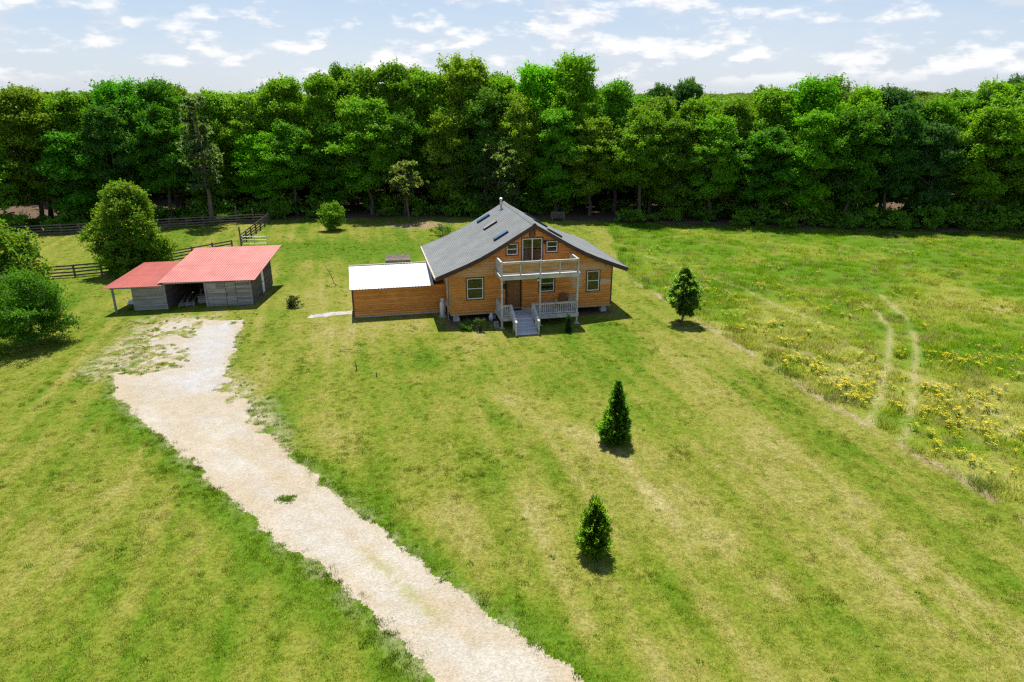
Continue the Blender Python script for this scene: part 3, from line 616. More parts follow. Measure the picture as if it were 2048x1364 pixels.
# roof: stepped shingle courses, deck, rakes
def build_roof():
    F0, F1 = -0.42, D + 0.42
    half = [CU + SO - i*((CU + SO)/56.0) for i in range(57)]           # distances from the ridge, eave first
    mb = MB()
    rows = []
    for sgn in (-1, 1):
        for i in range(56):
            a, b = half[i], half[i + 1]
            ua, ub = CU + sgn*a, CU + sgn*b
            za, zb = roof_z(ua) + 0.026, roof_z(ub) + 0.006
            p = [(ua, F0, za), (ua, F1, za), (ub, F1, zb), (ub, F0, zb)]
            low = [(ua, F0, roof_z(ua) + 0.004), (ua, F1, roof_z(ua) + 0.004)]
            if sgn < 0: mb.add(p, [(0, 3, 2, 1)]); mb.add([p[0], p[1], low[1], low[0]], [(0, 1, 2, 3)])
            else: mb.add(p, [(0, 1, 2, 3)]); mb.add([p[0], p[1], low[1], low[0]], [(3, 2, 1, 0)])
    r = mb.build('roof', M['shingle'], house)
    us = [CU - h for h in half] + [CU + h for h in reversed(half[:-1])]
    dk = MB(); n = len(us); v = []
    for y in (F0 + 0.03, F1 - 0.03):
        v += [(u, y, roof_z(u) + 0.002) for u in us] + [(u, y, roof_z(u) - 0.13) for u in us]
    f = []
    for i in range(n - 1):
        f += [(n + i, n + i + 1, 3*n + i + 1, 3*n + i), (i, i + 1, n + i + 1, n + i)[::-1], (2*n + i, 2*n + i + 1, 3*n + i + 1, 3*n + i)]
    f += [(0, n, 3*n, 2*n), (n - 1, 2*n - 1, 4*n - 1, 3*n - 1)]
    dk.add(v, f).build('roof_deck', M['soffit'], r)
    for y in (F0, F1 - 0.04):
        for sgn in (-1, 1):
            us2 = [CU + sgn*h for h in half]; v = []; f = []; k = len(us2)
            for yy in (y - 0.012, y + 0.04):
                v += [(u, yy, roof_z(u) + 0.012) for u in us2] + [(u, yy, roof_z(u) - 0.31) for u in us2]
            for i in range(k - 1):
                f += [(i, i + 1, k + i + 1, k + i), (2*k + i, 3*k + i, 3*k + i + 1, 2*k + i + 1), (i, 2*k + i, 2*k + i + 1, i + 1), (k + i, k + i + 1, 3*k + i + 1, 3*k + i)]
            f += [(0, k, 3*k, 2*k), (k - 1, 2*k - 1, 4*k - 1, 3*k - 1)]
            MB().add(v, f).build('fascia', M['brown_trim'], r)
    for sgn in (-1, 1):
        u = CU + sgn*(CU + SO); z = roof_z(u)
        MB().box(min(u, u + sgn*0.09), max(u, u + sgn*0.09), F0 - 0.01, F1, z - 0.16, z + 0.0).build('gutter', M['gutter'] if sgn < 0 else M['brown_trim'], r)
    MB().add([(CU - 0.17, F0, roof_z(CU - .17) + 0.045), (CU, F0, ZR + 0.09), (CU + 0.17, F0, roof_z(CU + .17) + 0.045), (CU - 0.17, F1, roof_z(CU - .17) + 0.045), (CU, F1, ZR + 0.09), (CU + 0.17, F1, roof_z(CU + .17) + 0.045)],
             [(0, 1, 4, 3), (1, 2, 5, 4), (0, 3, 5, 2)]).build('ridge_cap', M['shingle'], r)
    th = math.atan2(ZR - ZK, RB)
    for sgn in (-1, 1):
        for k, vv in enumerate((1.65, 5.95, 9.1)):
            vv = min(vv, D - 0.9)
            uc = CU + sgn*2.05; zc = roof_z(uc); L_, Wd, T = 1.2, 0.56, 0.13
            ax = Vector((math.cos(th), 0, -sgn*math.sin(th))); nz = Vector((sgn*math.sin(th), 0, math.cos(th))); ay = Vector((0, 1, 0)); c = Vector((uc, vv, zc + 0.015))
            def bx(l, w, t0, t1):
                return [c + ax*sx*l/2 + ay*sy*w/2 + nz*t for t in (t0, t1) for sx, sy in ((-1, -1), (1, -1), (1, 1), (-1, 1))]
            s = MB().add(bx(L_, Wd, 0.0, T), MB.BF).build('skylight', M['dark_metal'], r)
            MB().add(bx(L_ - 0.08, Wd - 0.08, T, T + 0.02), MB.BF).build('pane', M['sky_glass'] if not (k == 1 and sgn < 0) else M['clay'], s)
    zc = roof_z(5.6)
    ch = MB().lathe((5.6, 8.75, zc - 0.1), [(0.10, 0.0), (0.10, 0.95)], 14).build('stove_pipe', M['galv'], r, smooth=False)
    MB().lathe((5.6, 8.75, zc + 0.80), [(0.13, 0.0), (0.16, 0.03), (0.16, 0.13), (0.05, 0.2)], 14).build('pipe_cap', M['galv'], ch)
    MB().lathe((5.6, 8.75, zc - 0.14), [(0.27, 0.0), (0.24, 0.10), (0.125, 0.3)], 14).build('flashing', M['galv'], ch)
build_roof()

# piers
for (u, v) in ((0.45, 0.35), (3.2, 0.35), (6.2, 0.45), (9.2, 0.45), (11.95, 0.4), (0.45, 5), (11.95, 5), (0.45, 9.6), (11.95, 9.6), (6.2, 5), (6.2, 9.6)):
    MB().box(u - 0.22, u + 0.22, v - 0.22, v + 0.22, -0.02, 0.26).box(u - 0.19, u + 0.19, v - 0.19, v + 0.19, 0.262, ZB - 0.165).build('pier', M['concrete'], house)

# porch with ramp
porch = MB().box(3.32, 9.12, -2.26, -2.21, 0.56, 0.80).box(3.32, 3.37, -2.21, -0.05, 0.56, 0.80).box(9.07, 9.12, -2.21, -0.05, 0.56, 0.80).build('porch', M['pale_rail'], house)
n = 15
for k in range(n):
    y0 = -2.30 + k*(2.24/n); MB().box(3.30, 9.14, y0, y0 + 2.24/n - 0.012, 0.803, 0.84).build('deck_board', M['grey_deck'], porch)
POSTU = (3.42, 6.22, 9.02)
for u in POSTU:
    MB().box(u - 0.06, u + 0.06, -2.20, -2.08, 0.0, 3.58).build('post', M['pale_rail'], porch)
    MB().box(u - 0.17, u + 0.17, -2.31, -1.97, -0.02, 0.06).build('footing', M['concrete'], porch)
def rail_run(p, q, z0, h, parent, nbal, cap=True, both=True, mat=M['pale_rail'], bal=0.04):
    p = Vector((p[0], p[1], 0)); q = Vector((q[0], q[1], 0)); Z = lambda a, z: (a.x, a.y, z)
    if cap: MB().beam(Z(p, z0 + h), Z(q, z0 + h), 0.13, 0.04).build('handrail', mat, parent)
    MB().beam(Z(p, z0 + h - 0.065), Z(q, z0 + h - 0.065), 0.04, 0.09).build('top_rail', mat, parent)
    if both: MB().beam(Z(p, z0 + 0.11), Z(q, z0 + 0.11), 0.04, 0.09).build('bottom_rail', mat, parent)
    for i in range(nbal):
        a = p.lerp(q, (i + 0.5)/nbal); MB().beam(Z(a, z0 + 0.158), Z(a, z0 + h - 0.112), bal, bal, (0, 1, 0)).build('baluster', mat, parent)
PD = 0.84
rail_run((5.68, -2.14), (6.16, -2.14), PD, 0.86, porch, 3); rail_run((6.28, -2.14), (8.96, -2.14), PD, 0.86, porch, 19); rail_run((3.48, -2.14), (4.05, -2.14), PD, 0.86, porch, 4)
rail_run((3.42, -2.07), (3.42, -0.08), PD, 0.86, porch, 13); rail_run((9.02, -2.07), (9.02, -0.08), PD, 0.86, porch, 13)
for u in (4.08, 5.65): MB().box(u - 0.045, u + 0.045, -2.19, -2.10, PD, PD + 0.9).build('post', M['pale_rail'], porch)
RU0, RU1, RV0, RV1, RZ0, RZ1 = 4.12, 5.62, -2.31, -4.0, 0.82, 0.06
nb = 13
for s_ in (RU0 + 0.03, RU1 - 0.03): MB().beam((s_, RV0, RZ0 - 0.13), (s_, RV1, RZ1 - 0.06), 0.05, 0.13).build('ramp_stringer', M['pale_rail'], porch)
for k in range(nb):
    t0, t1 = k/nb, (k + 0.92)/nb
    MB().beam((RU0, 0, 0), (RU1, 0, 0), 0.1, 0.1)
    v = []
    for dz in (-0.03, 0.012):
        v += [(RU0, RV0 + (RV1 - RV0)*t0, RZ0 + (RZ1 - RZ0)*t0 + dz), (RU0, RV0 + (RV1 - RV0)*t1, RZ0 + (RZ1 - RZ0)*t1 + dz), (RU1, RV0 + (RV1 - RV0)*t1, RZ0 + (RZ1 - RZ0)*t1 + dz), (RU1, RV0 + (RV1 - RV0)*t0, RZ0 + (RZ1 - RZ0)*t0 + dz)]
    MB().add(v, MB.BF).build('ramp_board', M['grey_deck'], porch)
for s_ in (RU0 - 0.06, RU1 + 0.06):
    for (za, w_, h_, nm) in ((0.92, 0.16, 0.045, 'handrail'), (0.83, 0.045, 0.13, 'side_rail'), (0.5, 0.045, 0.13, 'side_rail'), (0.17, 0.045, 0.13, 'side_rail')):
        MB().beam((s_, RV0 + 0.1, RZ0 + za), (s_, RV1 - 0.02, RZ1 + za), w_, h_).build(nm, M['pale_rail'], porch)
    for t in (0.5, 0.98): MB().box(s_ - 0.05, s_ + 0.05, RV0 + (RV1 - RV0)*t - 0.05, RV0 + (RV1 - RV0)*t + 0.05, -0.02, RZ0 + (RZ1 - RZ0)*t + 0.88).build('post', M['pale_rail'], porch)

# balcony
BZ = 3.88
balc = MB().box(3.32, 9.12, -2.26, -2.21, BZ - 0.30, BZ - 0.04).box(3.32, 3.37, -2.21, -0.05, BZ - 0.30, BZ - 0.04).box(9.07, 9.12, -2.21, -0.05, BZ - 0.30, BZ - 0.04).build('balcony', M['pale_rail'], house)
for k in range(n):
    y0 = -2.30 + k*(2.24/n); MB().box(3.28, 9.16, y0, y0 + 2.24/n - 0.006, BZ - 0.037, BZ).build('deck_board', M['grey_deck'], balc)
for k in range(8): MB().box(3.9 + k*0.68, 3.94 + k*0.68, -2.2, -0.06, BZ - 0.24, BZ - 0.045).build('joist', M['pale_rail'], balc)
for u in POSTU: MB().box(u - 0.055, u + 0.055, -2.21, -2.10, BZ, BZ + 1.02).build('post', M['pale_rail'], balc)
for u in (4.78, 7.66): MB().box(u - 0.04, u + 0.04, -2.185, -2.115, BZ, BZ + 0.9).build('post', M['pale_rail'], balc)
rail_run((3.48, -2.15), (6.16, -2.15), BZ, 0.96, balc, 0); rail_run((6.28, -2.15), (8.96, -2.15), BZ, 0.96, balc, 0)
rail_run((3.42, -2.09), (3.42, -0.1), BZ, 0.96, balc, 14); rail_run((9.02, -2.09), (9.02, -0.1), BZ, 0.96, balc, 14)
M['infill'] = worn('stained_infill_board', (0.42, 0.20, 0.065), (0.58, 0.36, 0.18), 1.2, (1, 1, 7), 0.75, rnd=0.14)
for (a, b) in ((3.48, 4.74), (4.82, 6.16), (6.28, 7.62), (7.70, 8.96)):
    for k in range(5): MB().box(a, b, -2.12, -2.098, BZ + 0.16 + k*0.135, BZ + 0.285 + k*0.135).build('infill_board', M['infill'], balc)
fl = MB().box(6.0, 6.08, -2.36, -2.26, BZ - 0.34, BZ - 0.22).build('flood_light', M['dark_metal'], balc)
MB().lathe((6.02, -2.36, BZ - 0.42), [(0.07, 0), (0.06, 0.05), (0.03, 0.1)], 10).build('bulb', M['white_paint'], fl)
# side porch at the right-hand wall
sp_ = MB().box(W + 0.06, W + 1.15, 5.9, 7.6, 0.78, 0.84).build('side_porch', M['grey_deck'], house)
for (a, b) in ((W + 1.08, 5.95), (W + 1.08, 7.5), (W + 0.12, 5.95)): MB().box(a - 0.05, a + 0.05, b - 0.05, b + 0.05, 0.0, 1.75 if b < 7 else 2.0).build('post', M['pale_rail'], sp_)
rail_run((W + 0.12, 5.95), (W + 1.08, 5.95), 0.84, 0.9, sp_, 6); rail_run((W + 1.08, 5.95), (W + 1.08, 7.5), 0.84, 0.9, sp_, 9)

# wing with white metal roof
def build_wing():
    U0, U1, V0, V1 = -7.0, -0.04, 2.65, 5.6
    zf = lambda v: 2.28 + (v - 2.35)*0.275
    wing = MB().box(U0 - 0.02, U1, V0 - 0.02, V1, 0.0, 0.09).build('wing', M['concrete'], house)
    k = 0
    while 0.09 + k*CH < zf(V0) - 0.12:
        z0, z1 = 0.09 + k*CH, min(0.09 + (k + 1)*CH, zf(V0) - 0.10); k += 1
        prof = [(0.0, -0.006), (0.15, 0.02), (0.5, 0.03), (0.85, 0.02), (1.0, -0.006)]
        v = []; f = []
        for t, o in prof: v += [(U0, V0 - o, z0 + (z1 - z0)*t), (U1, V0 - o, z0 + (z1 - z0)*t)]
        for i in range(4): f.append((2*i, 2*i + 1, 2*i + 3, 2*i + 2))
        v += [(U0, V0 + 0.1, z0), (U1, V0 + 0.1, z0), (U0, V0 + 0.1, z1), (U1, V0 + 0.1, z1)]; f += [(11, 10, 12, 13), (0, 10, 11, 1), (8, 9, 13, 12), (0, 2, 4, 6, 8, 12, 10), (1, 11, 13, 9, 7, 5, 3)]
        MB().add(v, f).build('log', M['logs'], wing)
    MB().add([(U0, V0 + 0.1, 0.09), (U0 + 0.1, V0 + 0.1, 0.09), (U0 + 0.1, V1, 0.09), (U0, V1, 0.09), (U0, V0 + 0.1, zf(V0) - 0.08), (U0 + 0.1, V0 + 0.1, zf(V0) - 0.08), (U0 + 0.1, V1, zf(V1) - 0.06), (U0, V1, zf(V1) - 0.06)], MB.BF).build('end_wall', M['logs'], wing)
    MB().box(U0 + 0.1, U1, V1 - 0.1, V1, 0.09, zf(V1) - 0.06).build('back_wall', M['logs'], wing)
    MB().box(U0 - 0.05, U0 + 0.06, V0 - 0.055, V0 - 0.036, 0.05, zf(V0) - 0.1).build('corner_board', M['brown_trim'], wing)
    # ribbed sheets
    x = U0 - 0.16; w = 0.93; y0, y1 = V0 - 0.34, V1 + 0.25
    rd = MB().add([(U0 - 0.1, y0 + 0.06, zf(y0 + .06) - 0.07), (-0.98, y0 + 0.06, zf(y0 + .06) - 0.07), (-0.98, y1 - 0.05, zf(y1 - .05) - 0.07), (U0 - 0.1, y1 - 0.05, zf(y1 - .05) - 0.07), (U0 - 0.1, y0 + 0.06, zf(y0 + .06) - 0.012), (-0.98, y0 + 0.06, zf(y0 + .06) - 0.012), (-0.98, y1 - 0.05, zf(y1 - .05) - 0.012), (U0 - 0.1, y1 - 0.05, zf(y1 - .05) - 0.012)], MB.BF).build('roof', M['brown_trim'], wing)
    while x < -1.0:
        x1 = min(x + w, -0.95); v = []; prof = []
        s = x
        while s < x1 - 0.02:
            for ds, dz in ((0, 0.03), (0.025, 0.03), (0.045, 0.0), (0.215, 0.0)): 
                if s + ds < x1: prof.append((s + ds, dz))
            s += 0.2325
        prof.append((x1, 0.03)); m_ = len(prof)
        for y in (y0, y1): v += [(a, y, zf(y) + b + 0.004) for a, b in prof]
        for y in (y0, y1): v += [(a, y, zf(y) + b - 0.004) for a, b in prof]
        f = [(i, i + 1, m_ + i + 1, m_ + i) for i in range(m_ - 1)] + [(2*m_ + i, 3*m_ + i, 3*m_ + i + 1, 2*m_ + i + 1) for i in range(m_ - 1)] + [(i, 2*m_ + i, 2*m_ + i + 1, i + 1) for i in range(m_ - 1)]
        MB().add(v, f).build('roof_sheet', M['white_roof'], rd); x = x1 - 0.012 if x1 < -0.96 else 0
    MB().box(U0 - 0.16, -0.97, y1 - 0.07, y1 + 0.05, zf(y1) + 0.035, zf(y1) + 0.06).build('ridge_trim', M['gutter'], rd)
build_wing()
# rendered-in-local coordinates things next to the house
def H(u, v, z=0.0): return (HX + u*hc - v*hs, HY + u*hs + v*hc, z)

t = empty('gas_cylinder', H(-0.42, 1.55), HYAW); tag(t, 'tall white upright tank standing in the corner between wing and house', 'tank')
MB().lathe((0, 0, 0.06), [(0.15, 0.0), (0.2, 0.04), (0.2, 1.0), (0.15, 1.1), (0.06, 1.14)], 16).build('tank_body', M['white_paint'], t, True)
MB().box(-0.12, 0.1, -0.1, 0.1, 1.22, 1.45).box(-0.03, 0.03, -0.03, 0.03, 1.14, 1.225).build('valve_housing', M['white_paint'], t)
MB().box(-0.26, 0.26, -0.26, 0.26, -0.02, 0.06).build('pad', M['concrete'], t)
t = empty('utility_meter', H(-0.16, 0.62), HYAW); tag(t, 'grey meter box and pipe on the side wall behind the tank', 'meter')
MB().box(-0.1, 0.12, -0.14, 0.14, 1.15, 1.55).build('meter_box', M['clay'], t); MB().tube([(0.05, 0, 0), (0.05, 0, 1.15)], [0.03, 0.03], 8).build('pipe', M['galv'], t); MB().tube([(0.05, 0, 1.55), (0.05, 0, 3.1)], [0.025, 0.025], 8).build('pipe', M['galv'], t)

t = empty('propane_cylinder', H(3.02, -0.12)); tag(t, 'small round white gas bottle under the house beside the porch', 'gas bottle')
MB().lathe((0, 0, 0.0), [(0.13, 0.0), (0.13, 0.05), (0.17, 0.08), (0.19, 0.16), (0.19, 0.32), (0.14, 0.42), (0.05, 0.46)], 14).build('bottle', M['white_paint'], t, True)
MB().lathe((0, 0, 0.44), [(0.1, 0.0), (0.1, 0.1)], 10).build('collar', M['white_paint'], t)
t = empty('slatted_grate', H(3.05, -1.95), HYAW + 0.1); tag(t, 'small grey slatted grate leaning by the left porch post', 'grate')
for k in range(6): MB().beam((-0.16, -0.1 + k*0.04, 0.04 + k*0.08), (0.16, -0.1 + k*0.04, 0.04 + k*0.08), 0.045, 0.03).build('slat', M['concrete'], t)
for s_ in (-0.13, 0.13): MB().beam((s_, -0.1, 0.0), (s_, 0.13, 0.48), 0.03, 0.02).build('side_bar', M['concrete'], t)
mt_ = MB().box(-0.42, 0.42, -0.26, 0.26, 0.0, 0.018).box(-0.38, 0.38, -0.22, 0.22, 0.018, 0.024).build('door_mat', M['mat']); mt_.location = H(4.82, -0.55, PD + 0.001); mt_.rotation_euler = (0, 0, HYAW)
tag(mt_, 'dark brown mat lying before the front door', 'door mat')
t = empty('flower_pot', H(7.42, -2.14, PD + 0.88)); tag(t, 'small grey pot standing on the porch handrail', 'pot')
MB().lathe((0, 0, 0.0), [(0.09, 0.0), (0.13, 0.17), (0.145, 0.17), (0.145, 0.2), (0.11, 0.2)], 12).build('pot', M['clay'], t)
MB().lathe((0, 0, 0.17), [(0.11, 0.0), (0.1, 0.02)], 10).build('soil', M['mat'], t)
t = empty('wooden_chair', H(8.28, -0.75, PD), HYAW - 0.5); tag(t, 'dark brown slatted wooden lounge chair at the right end of the porch', 'chair')
for k in range(5): MB().beam((-0.24 + k*0.12, 0.12, 0.30), (-0.26 + k*0.13, 0.55, 1.05 - abs(k - 2)*0.05), 0.1, 0.025, (0, -1, 0.4)).build('back_slat', M['door_wood'], t)
for k in range(5): MB().beam((-0.3, -0.38 + k*0.115, 0.38 - k*0.02), (0.3, -0.38 + k*0.115, 0.38 - k*0.02), 0.1, 0.025).build('seat_slat', M['door_wood'], t)
for s_ in (-0.34, 0.34):
    MB().beam((s_, -0.38, 0.0), (s_, -0.38, 0.55), 0.09, 0.03, (1, 0, 0)).build('leg', M['door_wood'], t); MB().beam((s_, -0.42, 0.36), (s_, 0.45, 0.03), 0.03, 0.11).build('leg', M['door_wood'], t)
    MB().beam((s_, -0.45, 0.565), (s_, 0.38, 0.565), 0.13, 0.025).build('armrest', M['door_wood'], t)

# ------------------------------------------------------------------ old shed with red roof (a little out of square)
shed = empty('open_shed', (0, 0, 0)); shed.location = (-29.43, 50.88, 0)
tag(shed, 'grey weathered board shed with red metal roof, open bay and lean-to', 'shed')
SO_ = Vector((-29.43, 50.88, 0))
SU = Vector((math.cos(math.radians(11.5)), math.sin(math.radians(11.5)), 0)); SV = Vector((math.cos(math.radians(94.5)), math.sin(math.radians(94.5)), 0))
def S(u, v, z): return tuple(SU*u + SV*v + Vector((0, 0, z)))
def main_z(u, v): return 2.16 + (v + 0.55)*0.152
def lean_z(u, v): return 2.02 + (v + 0.65)*0.085
def boards(part, u0, v0, u1, v1, top, mat, z0=0.0, bh=0.155, gaps=(), off=0.0):
    """horizontal boards along a wall line; top(u,v) is the roof underside"""
    k = 0
    L_ = math.hypot(u1 - u0, v1 - v0); nu, nv = (v1 - v0)/L_, -(u1 - u0)/L_
    while z0 + k*bh < max(top(u0, v0), top(u1, v1)) - 0.03:
        za, zb = z0 + k*bh, z0 + (k + 1)*bh - random.uniform(0.004, 0.014); k += 1
        ca, cb = 0.0, 1.0
        ta, tb = top(u0, v0), top(u1, v1)
        if zb > min(ta, tb):
            if abs(tb - ta) < 1e-6: zb = min(zb, ta)
            else:
                c = (zb - ta)/(tb - ta)
                if tb > ta: ca = min(max(c, 0), 1)
                else: cb = min(max(c, 0), 1)
        if cb - ca < 0.04 or zb - za < 0.02: continue
        segs = intervals(ca, cb, [(g0/L_, g1/L_) for g0, g1, gz0, gz1 in gaps if gz0 < (za + zb)/2 < gz1])
        for a, b in segs:
            cuts = [a] + ([a + (b - a)*random.uniform(0.3, 0.7)] if (b - a)*L_ > 2.6 and random.random() < 0.6 else []) + [b]
            for a_, b_ in zip(cuts[:-1], cuts[1:]):
                j = random.uniform(-0.006, 0.012) + off; v = []
                for z in (za, zb):
                    tl = 0.008 if z == za else 0.0
                    for s_, o in ((a_, j + tl), (b_ - 0.004/L_, j + tl), (b_ - 0.004/L_, j - 0.03), (a_, j - 0.03)):
                        uu, vv = u0 + (u1 - u0)*s_ + nu*o, v0 + (v1 - v0)*s_ + nv*o
                        v.append(S(uu, vv, z + random.uniform(-0.004, 0.004)))
                MB().add(v, MB.BF).build('board', mat, part)
def wall_frame(name, u0, v0, u1, v1, top, mat):
    mb = MB(); L_ = math.hypot(u1 - u0, v1 - v0); m_ = max(2, int(L_/0.9) + 1)
    nu, nv = (v1 - v0)/L_, -(u1 - u0)/L_
    for i in range(m_):
        s_ = i/(m_ - 1)*(1 - 0.12/L_) + 0.06/L_; uu, vv = u0 + (u1 - u0)*s_ - nu*0.085, v0 + (v1 - v0)*s_ - nv*0.085
        mb.beam(S(uu, vv, 0), S(uu, vv, top(uu, vv) - 0.02), 0.09, 0.09, (0, 1, 0))
    return mb.build(name, mat, shed)
mtop = lambda u, v: main_z(u, v) - 0.12
ltop = lambda u, v: lean_z(u, v) - 0.10
VB = 6.3
UB, UC, UD = 2.42, 5.35, 8.80
# lean-to room at the left, right-hand room, walls of the bay
w = wall_frame('lean_to_wall', 0, 0, UB, 0, ltop, M['barn_dark']); boards(w, 0, 0, UB, 0, ltop, M['barn_wood'])
w = wall_frame('lean_to_side_wall', 0, 4.6, 0, 0.03, ltop, M['barn_dark']); boards(w, 0, 4.6, 0, 0.03, ltop, M['barn_wood'])
w = wall_frame('lean_to_back_wall', UB, 4.6, 0, 4.6, ltop, M['barn_dark']); boards(w, UB, 4.6, 0, 4.6, ltop, M['barn_wood'])
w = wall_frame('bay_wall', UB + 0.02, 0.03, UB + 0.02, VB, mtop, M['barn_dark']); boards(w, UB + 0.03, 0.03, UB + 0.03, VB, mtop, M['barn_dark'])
w = wall_frame('front_wall', UC, 0, UD, 0, mtop, M['barn_dark']); boards(w, UC, 0, UD, 0, mtop, M['barn_wood'], gaps=[(1.5, 2.3, 0.12, 1.98)])
fw = w
dr = MB().add([S(UC + 1.52, 0.0, 0.14), S(UC + 2.28, 0.0, 0.14), S(UC + 2.28, 0.03, 0.14), S(UC + 1.52, 0.03, 0.14), S(UC + 1.52, 0.0, 1.96), S(UC + 2.28, 0.0, 1.96), S(UC + 2.28, 0.03, 1.96), S(UC + 1.52, 0.03, 1.96)], MB.BF).build('door', M['barn_dark'], shed)
for k in range(11):
    z = 0.15 + k*0.164; MB().add([S(UC + a, b, c) for c in (z, z + 0.155) for a, b in ((1.53, -0.03), (2.27, -0.03), (2.27, 0.0), (1.53, 0.0))], MB.BF).build('board', M['barn_wood'], dr)
MB().add([S(UC + a, b, c) for c in (0.9, 1.02) for a, b in ((1.56, -0.06), (1.64, -0.06), (1.64, -0.03), (1.56, -0.03))], MB.BF).build('latch', M['rust'], dr)
MB().add([S(UC + a, b, c) for c in (2.0, 2.07) for a, b in ((1.45, -0.06), (2.35, -0.06), (2.35, -0.015), (1.45, -0.015))], MB.BF).build('door_rail', M['lumber'], shed)
MB().add([S(UC + a, b, c) for c in (1.45, 1.92) for a, b in ((0.08, -0.035), (0.85, -0.035), (0.85, -0.013), (0.08, -0.013))], MB.BF).build('patch_panel', M['lumber'], shed)
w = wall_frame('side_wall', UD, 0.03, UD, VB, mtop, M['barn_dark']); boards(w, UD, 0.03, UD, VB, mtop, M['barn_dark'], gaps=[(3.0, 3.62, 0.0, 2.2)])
sdoor = MB().add([S(a, b, c) for c in (0.08, 2.16) for a, b in ((UD - 0.02, 3.02), (UD + 0.03, 3.02), (UD + 0.03, 3.6), (UD - 0.02, 3.6))], MB.BF).build('side_door', M['white_paint'], shed)
MB().add([S(a, b, c) for c in (1.0, 1.1) for a, b in ((UD + 0.03, 3.08), (UD + 0.07, 3.08), (UD + 0.07, 3.14), (UD + 0.03, 3.14))], MB.BF).build('handle', M['dark_metal'], sdoor)
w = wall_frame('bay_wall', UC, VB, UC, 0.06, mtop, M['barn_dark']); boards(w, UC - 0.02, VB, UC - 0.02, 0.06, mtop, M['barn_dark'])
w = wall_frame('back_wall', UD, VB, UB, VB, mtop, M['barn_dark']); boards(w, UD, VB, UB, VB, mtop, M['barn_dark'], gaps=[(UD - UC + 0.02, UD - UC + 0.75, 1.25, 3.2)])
for u in (UB - 0.03, UC + 0.02, UD - 0.04): MB().beam(S(u, -0.05, 0), S(u, -0.05, mtop(u, 0) - 0.02), 0.13, 0.05, (0, 1, 0)).build('corner_post', M['barn_wood'], shed)
MB().beam(S(-1.12, -0.42, 0), S(-1.12, -0.42, ltop(0, -0.4)), 0.13, 0.13, (0, 1, 0)).build('lean_to_post', M['barn_wood'], shed)
MB().beam(S(-1.12, 4.9, 0), S(-1.12, 4.9, ltop(0, 4.9)), 0.13, 0.13, (0, 1, 0)).build('lean_to_post', M['barn_wood'], shed)
MB().beam(S(-1.3, -0.42, ltop(0, -.42) + 0.02), S(UB, -0.42, ltop(0, -.42) + 0.02), 0.09, 0.14).build('lean_to_beam', M['barn_wood'], shed)
MB().beam(S(UB, -0.12, mtop(0, -.12) - 0.0), S(UC, -0.12, mtop(0, -.12) - 0.0), 0.09, 0.16).build('bay_beam', M['barn_wood'], shed)
def metal_roof(name, quad, zf, ribs, sheets, mat):
    (u0, v0), (u1, v1), (u2, v2), (u3, v3) = quad             # front left, front right, back right, back left
    rt = MB()
    for i in range(5):
        t = 0.04 + 0.92*i/4; a = (u0 + (u3 - u0)*t, v0 + (v3 - v0)*t); b = (u1 + (u2 - u1)*t, v1 + (v2 - v1)*t)
        rt.beam(S(a[0] + 0.05, a[1], zf(*a) - 0.055), S(b[0] - 0.05, b[1], zf(*b) - 0.055), 0.09, 0.06)
    r = rt.build(name, M['barn_dark'], shed)
    per = ribs//sheets
    for sidx in range(sheets):
        pr = []
        for k in range(per):
            for ds, dz in ((0.0, 0.0), (0.28, 0.0), (0.42, 0.03), (0.86, 0.03)): pr.append(((sidx*per + k + ds)/ribs, dz))
        pr.append(((sidx + 1)*per/ribs, 0.0)); m_ = len(pr)
        lift = 0.003*(sidx % 2)
        for h0, h1, lf in ((0.0, 0.46, 0.0), (0.45, 1.0, 0.006)):
            v = []
            for tt in (h0, h1):
                for o in (0.0, -0.006):
                    for t, dz in pr:
                        a = (u0 + (u1 - u0)*t, v0 + (v1 - v0)*t); b = (u3 + (u2 - u3)*t, v3 + (v2 - v3)*t)
                        c = (a[0] + (b[0] - a[0])*tt, a[1] + (b[1] - a[1])*tt); v.append(S(c[0], c[1], zf(*c) + dz + o + lift + lf - 0.015))
            f = []
            for i in range(m_ - 1): f += [(i, i + 1, 2*m_ + i + 1, 2*m_ + i), (m_ + i, 3*m_ + i, 3*m_ + i + 1, m_ + i + 1), (i, m_ + i, m_ + i + 1, i + 1), (2*m_ + i, 2*m_ + i + 1, 3*m_ + i + 1, 3*m_ + i)]
            f += [(0, 2*m_, 3*m_, m_), (m_ - 1, 2*m_ - 1, 4*m_ - 1, 3*m_ - 1)]
            MB().add(v, f).build('roof_sheet', mat, r)
    return r
metal_roof('roof', ((2.06, -0.30), (9.32, -0.62), (9.75, 6.95), (2.55, 7.1)), main_z, 36, 9, M['red_roof'])
M['red_roof2'] = mat_roof('older_red_metal', (0.36, 0.072, 0.048), (0.43, 0.10, 0.07), 0.5)
metal_roof('lean_to_roof', ((-1.75, -0.55), (2.30, -0.62), (2.35, 5.6), (-1.15, 5.6)), lean_z, 24, 6, M['red_roof2'])

